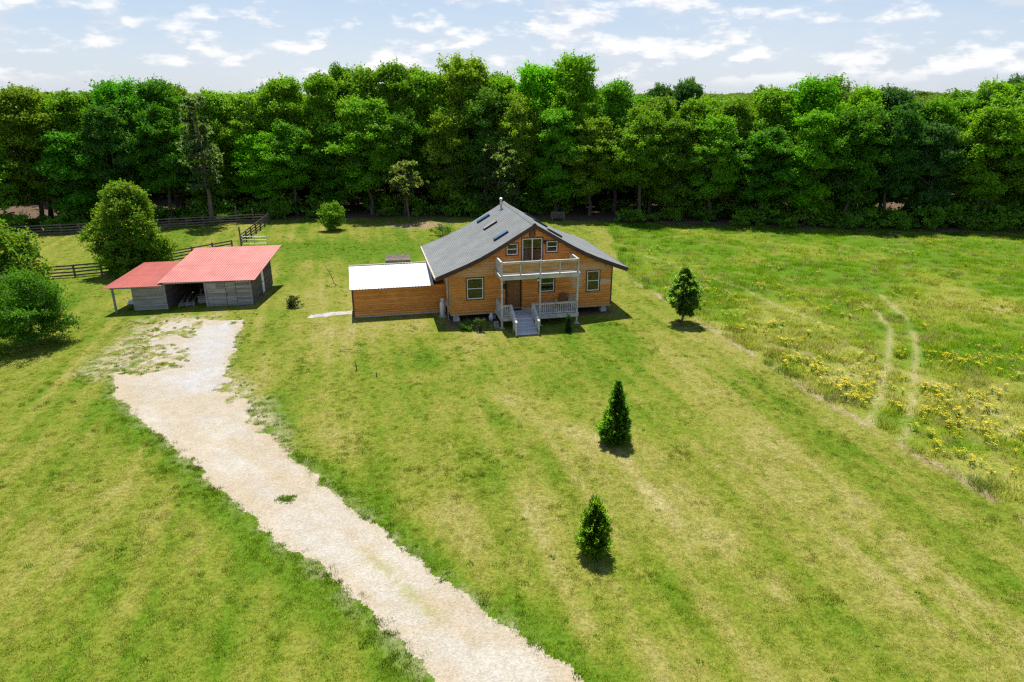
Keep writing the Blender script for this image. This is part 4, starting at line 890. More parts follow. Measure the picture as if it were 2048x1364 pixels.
# things inside the shed
pile_spots = [((3.6, 1.0), 0.35, 2.0), ((4.2, 1.6), 0.8, 1.8), ((3.2, 2.0), 0.2, 2.4)]
def in_shed(u, v, z=0): return SO_ + Vector(S(u, v, z))
t = empty('pallet', in_shed(3.55, 0.75), 0.35); tag(t, 'pale weathered wooden pallet lying at the front of the open bay', 'pallet')
for k in range(6): MB().box(-0.6, 0.6, -0.5 + k*0.17, -0.39 + k*0.17, 0.11, 0.13).build('slat', M['lumber'], t)
for y in (-0.45, -0.03, 0.4): pass
for x in (-0.55, 0.0, 0.51): MB().box(x, x + 0.05, -0.5, 0.46, 0.0, 0.108).build('bearer', M['lumber'], t)
t = empty('lumber_pile', in_shed(3.5, 2.4), 0.25); tag(t, 'pile of old boards stacked in the middle of the shed bay', 'lumber')
for k in range(14):
    a = random.uniform(-0.12, 0.12); z = 0.03 + (k//4)*0.07; x = -0.7 + (k % 4)*0.42
    MB().beam((x, -1.1, z), (x + a, 1.2, z + random.uniform(0, 0.02)), 0.18, 0.045).build('plank', M['lumber'], t)
t = empty('workbench', in_shed(4.55, 3.4), 0.2); tag(t, 'dark old workbench against the right wall of the shed bay', 'workbench')
MB().box(-0.6, 0.6, -1.1, 1.1, 0.82, 0.9).build('top', M['barn_dark'], t)
for x in (-0.52, 0.52):
    for y in (-1.0, 1.0): MB().box(x - 0.05, x + 0.05, y - 0.05, y + 0.05, 0, 0.82).build('leg', M['barn_dark'], t)
t = empty('storage_crate', in_shed(4.62, 1.35), 0.3); tag(t, 'grey slatted crate standing beside the pallet in the shed bay', 'crate')
MB().box(-0.33, 0.33, -0.3, 0.3, 0.0, 0.03).build('base', M['lumber'], t)
for k in range(4):
    z = 0.05 + k*0.15
    for (a, b, c, d) in ((-0.33, 0.33, -0.33, -0.31), (-0.33, 0.33, 0.31, 0.33), (-0.352, -0.332, -0.33, 0.33), (0.332, 0.352, -0.33, 0.33)): MB().box(a, b, c, d, z, z + 0.12).build('slat', M['lumber'], t)
for x in (-0.31, 0.27):
    for y in (-0.31, 0.27): MB().box(x, x + 0.04, y, y + 0.04, 0.03, 0.64).build('corner_post', M['lumber'], t)
t = empty('leaning_timber', in_shed(4.9, 2.2)); tag(t, 'long dark timber leaning up inside the shed bay', 'timber')
MB().beam((-1.3, 0.6, 0.1), (0.15, 0.9, 1.75), 0.14, 0.05).build('beam', M['lumber'], t)
# upturned boat-like trough under the lean-to
def trough():
    mb = MB(); n = 12; rows = []
    for i in range(n + 1):
        s_ = i/n; w_ = 0.36*math.sin(math.pi*min(0.92, s_*0.85 + 0.12))**0.6; h_ = 0.28*(0.75 + 0.25*math.sin(math.pi*s_))
        rows.append([(s_*1.9 - 0.95, w_*math.cos(a), 0.03 + h_*math.sin(a)) for a in np.linspace(0, math.pi, 9)])
    v = [p for r in rows for p in r]; f = [(i*9 + j, i*9 + j + 1, (i + 1)*9 + j + 1, (i + 1)*9 + j) for i in range(n) for j in range(8)]
    f += [tuple(range(8, -1, -1)), tuple(n*9 + j for j in range(9))]
    o = mb.add(v, f).build('hull', M['white_paint'], None, True); return o
t = empty('upturned_trough', in_shed(-0.45, 2.2), 0.35); tag(t, 'white upturned trough on the grass under the lean-to roof', 'trough')
o = trough(); o.parent = t
MB().beam((-0.95, 0, 0.33), (0.95, 0, 0.33), 0.05, 0.03).build('keel', M['white_paint'], t)

# ------------------------------------------------------------------ fences
def fence(name, posts, label, z_h=1.2, skip=(), extra=(), nrail=4, group='wooden paddock fences'):
    p0 = Vector((posts[0][0], posts[0][1], 0)); r = empty(name, p0); tag(r, label, 'fence', group)
    P = [Vector((a, b, 0)) - p0 for a, b in posts]
    for i, p in enumerate(P):
        h = dict(extra).get(i, z_h + 0.12*random.random() + 0.03); lean = Vector((random.uniform(-.03, .03), random.uniform(-.03, .03), 0))
        MB().beam(p, p + lean + Vector((0, 0, h)), 0.13, 0.13, (0, 1, 0)).build('post', M['fence_wood'], r)
    for i in range(len(P) - 1):
        if i in skip: continue
        d = (P[i + 1] - P[i]).normalized(); nrm = Vector((d.y, -d.x, 0))
        for k in range(nrail):
            z = 0.18 + k*(z_h - 0.25)/(nrail - 1)
            MB().beam(P[i] + nrm*0.085 + Vector((0, 0, z + random.uniform(-.02, .02))), P[i + 1] + nrm*0.085 + Vector((0, 0, z + random.uniform(-.02, .02))), 0.035, 0.14).build('rail', M['fence_wood'], r)
    return r
def resample(pts, st):
    out = []; P = [Vector((a, b)) for a, b in pts]; tot = sum((q - p).length for p, q in zip(P[:-1], P[1:])); m_ = max(1, round(tot/st)); 
    for i in range(m_ + 1):
        s_ = tot*i/m_
        for p, q in zip(P[:-1], P[1:]):
            l = (q - p).length
            if s_ <= l + 1e-6: c = p.lerp(q, min(1, s_/l)); out.append((c.x, c.y)); break
            s_ -= l
    return out
bk = resample([(-67, 76.6), (-63.0, 78.6), (-59.1, 80.4), (-56.0, 81.1), (-51.3, 82.5), (-43.3, 85.5), (-38.7, 87.0), (-33.8, 88.9), (-31.7, 89.0)], 2.0)
fence('board_fence', bk, 'long four-rail weathered board fence along the forest edge at the left', extra=[(len(bk) - 3, 2.25), (len(bk) - 2, 2.0)])
fence('board_fence', resample([(-31.62, 88.7), (-30.1, 75.0)], 2.2), 'board fence running from the forest corner towards the shed, ending at a tall post', extra=[(6, 2.1)])
fence('board_fence', resample([(-30.0, 72.2), (-33.7, 67.6), (-38.2, 62.3), (-39.6, 61.4), (-41.4, 60.9), (-43.0, 60.3), (-45.8, 59.1), (-50.3, 57.0)], 2.1), 'board fence passing behind the shed and the round tree to the left edge', z_h=1.15)
t = empty('pipe_gate', (-30.0, 75.05, 0), 0.09); tag(t, 'open galvanised pipe gate hung on the tall fence post behind the shed', 'gate')
for z in (0.22, 0.62, 0.98): MB().tube([(0.08, 0, z), (2.7, 0, z)], [0.025, 0.025], 8).build('bar', M['galv'], t)
for x in (0.08, 1.35, 2.7): MB().tube([(x, 0, 0.0 if x > 2 else 0.2), (x, 0, 1.0)], [0.025, 0.025], 8).build('upright', M['galv'], t)

# weathered plank bin behind the wing, wooden frame by the forest
t = empty('plank_bin', (-11.1, 65.0, 0), 0.1); tag(t, 'low weathered grey plank bin with sloped lid behind the white roof', 'bin')
for k in range(6): MB().add([(-1.2, -0.35 + k*0.17, 0.72 + k*0.06), (1.2, -0.35 + k*0.17, 0.72 + k*0.06), (1.2, -0.19 + k*0.17, 0.776 + k*0.06), (-1.2, -0.19 + k*0.17, 0.776 + k*0.06), (-1.2, -0.35 + k*0.17, 0.75 + k*0.06), (1.2, -0.35 + k*0.17, 0.75 + k*0.06), (1.2, -0.19 + k*0.17, 0.806 + k*0.06), (-1.2, -0.19 + k*0.17, 0.806 + k*0.06)], MB.BF).build('lid_board', M['fence_wood'], t)
for k in range(4): MB().box(-1.15, 1.15, -0.34, -0.31, 0.04 + k*0.16, 0.19 + k*0.16).build('front_board', M['barn_wood'], t); MB().box(-1.15, 1.15, 0.6, 0.63, 0.04 + k*0.2, 0.23 + k*0.2).build('back_board', M['barn_wood'], t)
for x in (-1.12, 1.12):
    for y in (-0.27, 0.55): MB().beam((x, y, 0), (x, y, 0.68 if y < 0 else 0.98), 0.08, 0.08, (0, 1, 0)).build('leg', M['barn_dark'], t)
t = empty('wooden_bench', (6.1, 90.6, 0), 0.05); tag(t, 'small weathered wooden bench frame at the forest edge behind the house', 'bench')
for x in (-0.8, 0.8):
    for y in (-0.3, 0.3): MB().box(x - 0.06, x + 0.06, y - 0.06, y + 0.06, 0, 1.15 if y > 0 else 0.5).build('leg', M['fence_wood'], t)
for z in (0.72, 0.92, 1.1): MB().box(-0.95, 0.95, 0.2, 0.24, z - 0.07, z + 0.07).build('back_slat', M['fence_wood'], t)
for y in (-0.32, -0.1, 0.1): MB().box(-0.95, 0.95, y, y + 0.18, 0.503, 0.55).build('seat_slat', M['fence_wood'], t)
# ------------------------------------------------------------------ leaves and trees
def leaf_mesh(name, C, Nrm, size, mat, wr=0.55, tint=None, tip=None, axis=None, g=None):
    """one folded leaf (two triangles) at every centre"""
    g = g or np.random.default_rng(1)
    n = len(C); Nrm = Nrm/np.linalg.norm(Nrm, axis=1, keepdims=True)
    r = g.normal(size=(n, 3)) if axis is None else axis
    a = r - (r*Nrm).sum(1, keepdims=True)*Nrm; a /= np.linalg.norm(a, axis=1, keepdims=True) + 1e-9; b = np.cross(Nrm, a)
    s = (np.full(n, size) if np.isscalar(size) else size)[:, None]
    p0 = C - a*s*0.5; p2 = C + a*s*0.5 - Nrm*s*0.10; p1 = C + b*s*wr*0.5 + Nrm*s*0.12; p3 = C - b*s*wr*0.5 + Nrm*s*0.12
    V = np.stack([p0, p1, p2, p3], 1).reshape(-1, 3); k = np.arange(n)*4
    F = np.stack([np.stack([k, k + 1, k + 2], 1), np.stack([k, k + 2, k + 3], 1)], 1).reshape(-1, 3)
    tint = g.random(n) if tint is None else tint
    at = {'tint': ('FLOAT', np.repeat(tint, 4))}
    if tip is not None: at['tip'] = ('FLOAT', np.repeat(tip, 4))
    return quick_mesh(name, V, F, mat, at)
def unit(g, n):
    d = g.normal(size=(n, 3)); return d/np.linalg.norm(d, axis=1, keepdims=True)
def clump_points(g, centres, radii, per, squash=0.8, up=0.35, jitter=0.25):
    """soft flattened sprays with stray shoots, not shells"""
    C = []; Nn = []; K = []
    for i, (c, r) in enumerate(zip(centres, radii)):
        m_ = max(6, int(per*(r/np.mean(radii))**2)); c = np.array(c); rad = np.array([c[0], c[1], 0.0]); rad = rad/(np.linalg.norm(rad) + 1e-6)
        ax = rad + np.array([0, 0, 0.45]) + g.normal(size=3)*0.35; ax /= np.linalg.norm(ax)
        p = g.normal(size=(m_, 3))*np.array([0.46, 0.46, 0.46*squash*0.62]); al = g.normal(size=m_)*0.42
        p = p + ax*al[:, None]; sh = g.random(m_) < 0.22; ns = 5; sd_ = unit(g, ns) + rad*0.8 + np.array([0, 0, 0.5]); sd_ /= np.linalg.norm(sd_, axis=1, keepdims=True)
        pick = g.integers(0, ns, m_); q = sd_[pick]*(0.35 + 1.05*g.random(m_))[:, None] + g.normal(size=(m_, 3))*0.09; p = np.where(sh[:, None], q, p)
        C.append(c + p*r); d = p + rad*0.3 + np.array([0, 0, up]); d /= np.linalg.norm(d, axis=1, keepdims=True) + 1e-6
        Nn.append(d*0.55 + unit(g, m_)*0.8 + np.array([0, 0, 0.4])); K.append(np.full(m_, g.random()))
    return np.concatenate(C), np.concatenate(Nn), np.concatenate(K)
def branchy(g, H_, R, base, r0, nb, lean=0.0, top=0.86):
    mb = MB(); k = 7; ax = g.uniform(0, 6.28); pts = [(lean*H_*(i/k)**1.6*math.cos(ax) + g.normal()*0.012*H_*(i > 0), lean*H_*(i/k)**1.6*math.sin(ax) + g.normal()*0.012*H_*(i > 0), H_*top*i/k) for i in range(k + 1)]
    mb.tube(pts, [r0*1.35] + [r0*(1 - 0.9*(i/k)) + 0.012 for i in range(1, k + 1)], 8)
    for j in range(nb):
        t = base + (0.95 - base)*(j + g.random())/nb; q = t/top*k*0.98; i = min(k - 1, int(q)); p = Vector(pts[i]).lerp(Vector(pts[i + 1]), min(1, q - i))
        a = j*2.4 + g.random(); L_ = R*(0.55 + 0.4*g.random())*(1 - 0.55*max(0, (t - 0.5)*2)); d = Vector((math.cos(a), math.sin(a), 0))
        e = p + d*L_ + Vector((0, 0, L_*(0.35 + 0.5*t))); m_ = p.lerp(e, 0.5) + Vector((g.normal()*0.1*L_, g.normal()*0.1*L_, -0.06*L_))
        rr = r0*(0.42*(1 - t) + 0.10); mb.tube([p, m_, e], [rr, rr*0.6, rr*0.15], 5)
        e2 = m_ + (e - m_)*0.6 + Vector((g.normal(), g.normal(), abs(g.normal())))*0.28*L_; mb.tube([m_, e2], [rr*0.5, rr*0.1], 4)
    return mb
def broad_tree_meshes(name, seed, H_, R, base, ncl, per, leaf, prof, clr=(0.2, 0.33), mat=None, r0=None, nb=9, tips=False, squash=0.8, up=0.35, lean=0.02):
    g = np.random.default_rng(seed); cen = []; rad = []
    lob = g.uniform(0.8, 1.15, 9)
    for i in range(ncl):
        t = (i + g.random())/ncl; e = prof(t); a = g.uniform(0, 2*math.pi)
        er = R*e*np.interp(a/(2*math.pi)*9 % 9, np.arange(10), np.append(lob, lob[0]))*(0.9 + 0.25*math.sin(3*a + 9*t))
        rr = er*(g.random()**0.45)*0.95; r = R*g.uniform(*clr)*(0.65 + 0.45*e)
        cen.append((rr*math.cos(a), rr*math.sin(a), H_*(base + (1 - base)*t) - r*0.6)); rad.append(r)
    C, Nn, K = clump_points(g, cen, np.array(rad), per, squash, up)
    keep = C[:, 2] > 0.08; C, Nn, K = C[keep], Nn[keep], K[keep]
    n = len(C); tint = np.clip(0.55*g.random(n) + 0.45*K, 0, 1); tip = None
    if tips:
        rd = np.hypot(C[:, 0], C[:, 1]); outer = sstep(0.55, 1.0, rd/R + 0.6*(C[:, 2]/H_)); tip = np.clip((g.random(n) < 0.45)*outer*(0.4 + 0.6*K), 0, 1)
    cm = leaf_mesh(name + '_crown', C, Nn, leaf*g.uniform(0.75, 1.3, n), mat or M['leaf'], 0.6, tint, tip, g=g)
    tm = branchy(g, H_, R, base + 0.05, r0 or 0.016*H_, nb, lean).mesh(name + '_trunk'); tm.materials.append(M['bark'])
    return tm, cm
def forest_tree_meshes(name, seed, H_, R, base, nlobe, ncl, per, leaf, prof):
    g = np.random.default_rng(seed); lobes = []
    for k in range(nlobe):
        q = (k + 0.6*g.random())/nlobe; a = k*2.4 + g.normal()*0.5; rr = R*prof(q)*g.uniform(0.35, 0.72)*(1 - 0.5*q*q); r = R*g.uniform(0.30, 0.52)*(0.75 + 0.35*prof(q))
        lobes.append((rr*math.cos(a), rr*math.sin(a), H_*(base + (1 - base)*(0.05 + 0.90*q)), r, r*g.uniform(0.7, 1.15)))
    lobes.append((g.normal()*0.4, g.normal()*0.4, H_*0.94 - R*0.22, R*0.30, R*0.36))
    cen = []; rad = []
    for i in range(ncl):
        L_ = lobes[g.integers(0, len(lobes))]; d = unit(g, 1)[0]; d[2] = abs(d[2])*0.9 - 0.28*g.random(); k = g.random()**0.35
        p = np.array(L_[:3]) + d*np.array([L_[3], L_[3], L_[4]])*k
        cen.append(p); rad.append(g.uniform(0.45, 0.95))
    C, Nn, K = clump_points(g, cen, np.array(rad), per); keep = C[:, 2] > 0.3; C, Nn, K = C[keep], Nn[keep], K[keep]; n = len(C)
    cm = leaf_mesh(name + '_crown', C, Nn, leaf*g.uniform(0.7, 1.35, n), M['leaf'], 0.6, np.clip(0.55*g.random(n) + 0.45*K, 0, 1), g=g)
    tm = branchy(g, H_, R, base + 0.02, 0.015*H_, 12, 0.03).mesh(name + '_trunk'); tm.materials.append(M['bark']); return tm, cm
def plant(name, meshes, loc, rz, scale, color, label, cat, group=None, parts=('trunk', 'crown')):
    r = empty(name, loc, rz); r.scale = scale if not np.isscalar(scale) else (scale,)*3; tag(r, label, cat, group)
    a = link(bpy.data.objects.new(parts[0], meshes[0]), r); b = link(bpy.data.objects.new(parts[1], meshes[1]), r); b.color = tuple(color) + (1,)
    return r

edge_prof = lambda t: max(0.12, math.sin(math.pi*(0.10 + 0.86*t))**0.6)*(1.0 if t > 0.3 else 0.8 + 0.66*t)
top_prof = lambda t: max(0.1, math.sin(math.pi*(0.08 + 0.87*t**1.25))**0.65)
FV = [forest_tree_meshes('forest_tree', 100 + i, 16.0, 4.1 + 0.3*(i % 3), (0.10, 0.20, 0.27, 0.14)[i % 4], (15, 12, 18)[i % 3], 330, 150, 0.27, (edge_prof, top_prof)[i % 2]) for i in range(8)]
NUM = ['first', 'second', 'third', 'fourth', 'fifth', 'sixth', 'seventh', 'eighth', 'ninth', 'tenth', 'eleventh', 'twelfth', 'thirteenth', 'fourteenth', 'fifteenth', 'sixteenth', 'seventeenth', 'eighteenth', 'nineteenth', 'twentieth',
       'twenty-first', 'twenty-second', 'twenty-third', 'twenty-fourth', 'twenty-fifth', 'twenty-sixth', 'twenty-seventh', 'twenty-eighth', 'twenty-ninth', 'thirtieth', 'thirty-first', 'thirty-second', 'thirty-third', 'thirty-fourth']
GREENS = dict(bright=(0.130, 0.340, 0.006), mid=(0.115, 0.265, 0.010), olive=(0.145, 0.270, 0.014), dark=(0.060, 0.170, 0.014), deep=(0.080, 0.235, 0.010), blue=(0.066, 0.170, 0.032))
WORD = dict(bright='bright green', mid='mid green', olive='olive green', dark='dark green', deep='deep green', blue='bluish dark green')
row1 = [(-71.0, 78.9, 12.6, 'mid'), (-67.5, 78.2, 12.0, 'deep'), (-61.9, 81.8, 10.6, 'olive'), (-54.8, 87.1, 11.1, 'deep'), (-50.4, 89.2, 14.6, 'dark'), (-44.9, 90.4, 13.8, 'deep'), (-41.2, 92.5, 12.9, 'mid'), (-34.3, 94.6, 10.9, 'bright'), (-29.8, 95.2, 12.3, 'mid'), (-24.0, 96.0, 11.9, 'deep'), (-19.4, 95.3, 14.8, 'mid'), (-15.0, 96.0, 13.6, 'deep'), (-8.6, 96.2, 13.1, 'olive'), (-3.8, 97.2, 16.0, 'dark'), (0.8, 96.7, 15.2, 'olive'), (6.0, 94.8, 13.7, 'mid'), (10.7, 94.5, 12.6, 'olive'), (17.0, 91.8, 14.0, 'mid'), (21.3, 91.7, 12.5, 'olive'), (26.0, 90.4, 12.7, 'mid'), (32.0, 88.8, 11.8, 'deep'), (37.6, 87.7, 14.3, 'bright'), (42.4, 87.4, 13.6, 'deep'), (47.0, 87.0, 14.1, 'dark'), (52.4, 86.6, 12.7, 'blue'), (58.4, 86.1, 14.2, 'mid'), (63.6, 84.4, 13.4, 'olive'), (69.5, 83.8, 13.2, 'mid'), (74.5, 84.0, 12.2, 'deep')]
row2 = [(-76.3, 80.3, 16.0, 'mid'), (-70.6, 83.8, 16.6, 'deep'), (-66.5, 85.2, 15.8, 'mid'), (-60.0, 87.1, 15.9, 'olive'), (-55.8, 90.7, 15.6, 'mid'), (-50.6, 93.4, 17.6, 'deep'), (-46.0, 94.6, 17.4, 'deep'), (-39.9, 96.6, 15.9, 'mid'), (-36.3, 97.7, 15.9, 'olive'), (-31.5, 99.6, 17.6, 'mid'), (-26.1, 99.2, 18.3, 'mid'), (-19.9, 99.6, 19.4, 'olive'), (-15.6, 100.3, 19.0, 'mid'), (-11.0, 100.8, 18.6, 'olive'), (-6.6, 100.2, 20.0, 'olive'), (-1.9, 100.1, 18.2, 'mid'), (3.4, 99.4, 19.4, 'bright'), (8.5, 99.0, 19.8, 'bright'), (14.5, 97.5, 16.9, 'mid'), (19.4, 96.3, 15.9, 'olive'), (25.0, 94.6, 15.7, 'mid'), (29.4, 94.1, 15.5, 'olive'), (33.8, 92.9, 16.2, 'mid'), (38.4, 92.2, 17.4, 'bright'), (44.2, 91.1, 17.0, 'bright'), (48.6, 91.1, 17.0, 'blue'), (54.1, 90.6, 15.6, 'mid'), (59.3, 89.8, 16.8, 'olive'), (64.5, 88.9, 17.5, 'mid'), (69.7, 89.0, 16.6, 'deep'), (74.2, 87.4, 16.2, 'mid'), (79.0, 86.6, 17.0, 'deep')]
row3 = [(-85.5, 87.5, 15.4), (-78.5, 86.3, 16.0), (-69.0, 90.9, 15.8), (-62.5, 92.7, 16.2), (-55.3, 98.2, 15.9), (-47.9, 99.9, 17.0), (-37.0, 103.1, 16.0), (-33.7, 104.4, 16.6), (-24.4, 105.3, 19.0), (-14.7, 106.1, 18.4), (-7.1, 106.8, 19.6), (-2.0, 106.1, 18.2), (6.6, 105.2, 18.7), (14.7, 104.1, 16.3), (20.5, 102.9, 15.5), (30.2, 100.6, 15.1), (35.4, 98.8, 16.1), (42.3, 98.0, 17.0), (50.7, 97.9, 15.8), (60.4, 96.9, 15.9), (68.0, 95.8, 16.6), (74.9, 94.6, 15.8), (82.9, 94.4, 16.1), (88.4, 92.4, 17.0)]
g0 = np.random.default_rng(77)
for ri, row in enumerate((row1, row2)):
    for i, (x, y, h, k) in enumerate(row):
        v = FV[(i*5 + ri*3 + i//3) % 8]; s = h*g0.uniform(0.97, 1.04)/16.0; c = np.array(GREENS[k])*g0.uniform(0.95, 1.45)*np.array([g0.uniform(0.85, 1.2), 1, 1])
        w_ = 1.0*g0.uniform(0.92, 1.12)*(0.55 + 0.45*s)/1.0
        lab = (f'{WORD[k]} forest edge tree, {NUM[i]} from the left in the front row' if ri == 0 else f'tall {WORD[k]} forest tree, {NUM[i]} from left in second row')
        plant('forest_tree', v, (x, y, 0), g0.uniform(0, 6.28), (w_, w_, s), c, lab, 'tree', 'trees at the forest front' if ri == 0 else 'trees of the second forest row')
for i, (x, y, h) in enumerate(row3):
    v = FV[(i*5 + 2) % 8]; k = ('mid', 'olive', 'deep', 'mid')[i % 4]; s = h/16.0
    plant('forest_tree', v, (x, y, 0), g0.uniform(0, 6.28), (1.12, 1.12, s), np.array(GREENS[k])*g0.uniform(0.9, 1.1), f'forest tree top peeping between the crowns, {NUM[i]} from the left in the third row', 'tree', 'trees deep in the forest')
for (x, y, h, w) in ((26.0, 108, 17.5, 'right one of two dark crowns in the dip of the forest skyline'), (23.0, 112, 16.8, 'left one of two dark crowns in the dip of the forest skyline'), (-37.5, 112, 17.0, 'dark crown on the skyline above the tall slender pine'), (72, 103, 17.8, 'dark flat crown on the skyline at the right border')):
    plant('forest_tree', FV[1], (x, y, 0), x, (0.8, 0.8, h/16), GREENS['blue'], w, 'tree', 'dark crowns beyond the forest front')

# pines
def pine_meshes(seed, H_, R, base, whorls, per, tuft, prof, flat=0.15):
    g = np.random.default_rng(seed); mb = MB(); k = 8
    pts = [(g.normal()*0.01*H_*(i > 0), g.normal()*0.01*H_*(i > 0), H_*0.97*i/k) for i in range(k + 1)]
    mb.tube(pts, [0.016*H_*(1.15 - i/k) + 0.01 for i in range(k + 1)], 8); C = []; A = []; Kk = []
    for w in range(whorls):
        t = base + (1 - base)*(w + 0.5*g.random())/whorls; nb = g.integers(4, 7)
        for b in range(nb):
            a = g.uniform(0, 6.28); L_ = R*prof((t - base)/(1 - base))*g.uniform(0.55, 1.1); q = min(k - 0.01, t/0.97*k); i = int(q); p = Vector(pts[i]).lerp(Vector(pts[i + 1]), q - i)
            d = Vector((math.cos(a), math.sin(a), flat + 0.5*(t - base)*g.uniform(0.5, 1.2))); e = p + d*L_; mb.tube([p, p.lerp(e, 0.5) + Vector((0, 0, -0.04*L_)), e], [0.004*H_, 0.003*H_, 0.001*H_], 4)
            for s_ in range(per):
                u = 0.35 + 0.65*g.random()**0.7; c = p.lerp(e, u) + Vector(g.normal(size=3)*np.array([0.13, 0.13, 0.09])*L_)
                m_ = 13; dd = unit(g, m_) + np.array([0, 0, 0.5]) + np.array(d)*0.4; dd /= np.linalg.norm(dd, axis=1, keepdims=True)
                C.append(np.array(c) + dd*tuft*0.45); A.append(dd); Kk.append(np.full(m_, g.random()))
    C = np.concatenate(C); A = np.concatenate(A); Kk = np.concatenate(Kk)
    cm = leaf_mesh('pine_crown', C, np.cross(A, unit(g, len(A))), tuft*g.uniform(0.8, 1.2, len(C)), M['needle'], 0.11, np.clip(0.5*Kk + 0.5*g.random(len(C)), 0, 1), None, A, g)
    tm = mb.mesh('pine_trunk'); tm.materials.append(M['pine_bark']); return tm, cm
lp = lambda t: 0.25 + 0.75*math.sin(math.pi*(0.25 + 0.68*t))
P1 = pine_meshes(1, 15.4, 3.0, 0.30, 17, 9, 0.42, lambda t: 0.95 - 0.55*t)
plant('pine_tree', P1, (-38.6, 87.8, 0), 0.4, 1.0, (0.19, 0.31, 0.10), 'tall slender grey-green pine standing behind the board fence', 'tree')
P2 = pine_meshes(2, 7.3, 2.3, 0.38, 9, 9, 0.42, lp)
plant('pine_tree', P2, (-13.7, 90.1, 0), 1.0, 1.0, (0.24, 0.33, 0.075), 'small yellowish pine with bare lower trunk at the forest edge', 'tree')
P3 = pine_meshes(3, 9.2, 2.9, 0.16, 13, 12, 0.42, lambda t: 0.45 + 0.55*math.sin(math.pi*(0.3 + 0.6*t)))
plant('pine_tree', P3, (-1.6, 92.0, 0), 2.0, 1.0, (0.20, 0.31, 0.08), 'bushy grey-green pine rising behind the house ridge', 'tree')
P4 = pine_meshes(4, 4.15, 1.25, 0.19, 17, 36, 0.26, lambda t: (0.7 + 1.1*t if t < 0.25 else 0.97*(1 - (t - 0.25)/0.75)**0.95 + 0.04))
plant('pine_tree', P4, (12.6, 48.0, 0), 0.7, 1.0, (0.26, 0.46, 0.07), 'young pine sapling with bare stem at the meadow border', 'tree')

# cedars on the lawn: dense cones of upswept sprays
def cedar_meshes(seed, H_, R, ncl, per, spray, prof):
    g = np.random.default_rng(seed); C = []; A = []; K = []
    for i in range(ncl):
        t = g.random()**1.15; a = g.uniform(0, 6.28); e = R*prof(t)*(0.62 + 0.46*g.random())*(0.95 + 0.22*math.sin(3*a + 9*t + seed)*math.sin(17*t + 2*a)); c = np.array([e*math.cos(a)*0.9, e*math.sin(a)*0.9, H_*(0.03 + 0.93*t)])
        out = np.array([math.cos(a), math.sin(a), 0.7 + 2.6*t*t]); L_ = spray*(0.8 + 1.3*g.random() + 1.1*(g.random() < 0.14))*(1.0 - 0.35*t)
        for s_ in range(per):
            d = out + g.normal(size=3)*0.42; d /= np.linalg.norm(d); C.append(c + d*L_*g.random()*0.9 + g.normal(size=3)*0.03); A.append(d); K.append(0.5*(i % 7)/7 + 0.5*g.random())
        if i % 5 == 0:
            bl = (0.22 + 0.25*g.random())*R/0.7*(1 - 0.5*t); bd = out + g.normal(size=3)*0.3; bd /= np.linalg.norm(bd)
            for s_ in range(per): C.append(c + bd*bl*g.random() + g.normal(size=3)*0.025); A.append(bd + g.normal(size=3)*0.3); K.append(0.55 + 0.45*g.random())
        if i % 3 == 0:
            inn = c*np.array([0.55, 0.55, 1])
            for s_ in range(per//2): C.append(inn + g.normal(size=3)*0.1); A.append(unit(g, 1)[0]); K.append(0.2*g.random())
    C = np.array(C); A = np.array(A); C[:, 2] = np.maximum(C[:, 2], 0.03)
    cm = leaf_mesh('cedar_crown', C, np.cross(A, unit(g, len(A))), spray*g.uniform(0.55, 1.0, len(C)), M['needle'], 0.28, np.array(K), None, A, g)
    tm = MB().tube([(0, 0, 0), (0.02, 0, H_*0.5), (0, 0.01, H_*0.93)], [0.05*H_**0.5, 0.03*H_**0.5, 0.008], 7).mesh('cedar_trunk'); tm.materials.append(M['bark']); return tm, cm
C1 = cedar_meshes(5, 3.25, 0.76, 620, 34, 0.17, lambda t: (0.72 + 1.5*t if t < 0.18 else 0.99*(1 - ((t - 0.18)/0.82))**1.1 + 0.015))
plant('cedar_tree', C1, (5.01, 29.52, 0), 0.3, 1.0, (0.150, 0.350, 0.030), 'dark green cone-shaped cedar on the lawn, tip narrow and full to the ground', 'tree')
C2 = cedar_meshes(6, 2.2, 0.58, 330, 36, 0.19, lambda t: (0.42 + 1.9*t if t < 0.3 else 0.99*(1 - ((t - 0.3)/0.7))**0.72 + 0.02))
plant('cedar_tree', C2, (3.01, 20.98, 0), 1.3, 1.0, (0.200, 0.390, 0.025), 'smaller rounded cedar on the foreground lawn, nearest to the camera', 'tree')

# round glossy tree, trees at the left, young tree, shrubs
mag_prof = lambda t: (0.80 + 0.8*t if t < 0.25 else max(0.08, math.cos((t - 0.25)/0.75*1.47)**0.62))
MG = broad_tree_meshes('round_tree', 21, 8.3, 2.95, 0.02, 430, 190, 0.20, mag_prof, (0.13, 0.24), M['leaf_tips'], 0.16, 10, True, 0.85, 0.3, 0.0)
plant('round_tree', MG, (-35.8, 63.2, 0), 0.5, 1.0, (0.105, 0.255, 0.012), 'dense egg-shaped glossy green tree with yellowish shoots behind the shed', 'tree')
LT = broad_tree_meshes('spreading_tree', 22, 5.0, 3.1, 0.20, 210, 150, 0.13, lambda t: max(0.2, math.sin(math.pi*(0.22 + 0.73*t))**0.7), (0.09, 0.21), None, 0.11, 12, False, 0.6, 0.3, 0.03)
plant('spreading_tree', LT, (-32.4, 43.4, 0), 0.0, 1.0, (0.085, 0.225, 0.011), 'low spreading fine-leaved tree casting shade at the left edge of the lawn', 'tree')
LE = broad_tree_meshes('bushy_tree', 23, 7.2, 3.3, 0.04, 130, 150, 0.26, edge_prof, (0.18, 0.3), M['leaf_tips'], 0.12, 9, True)
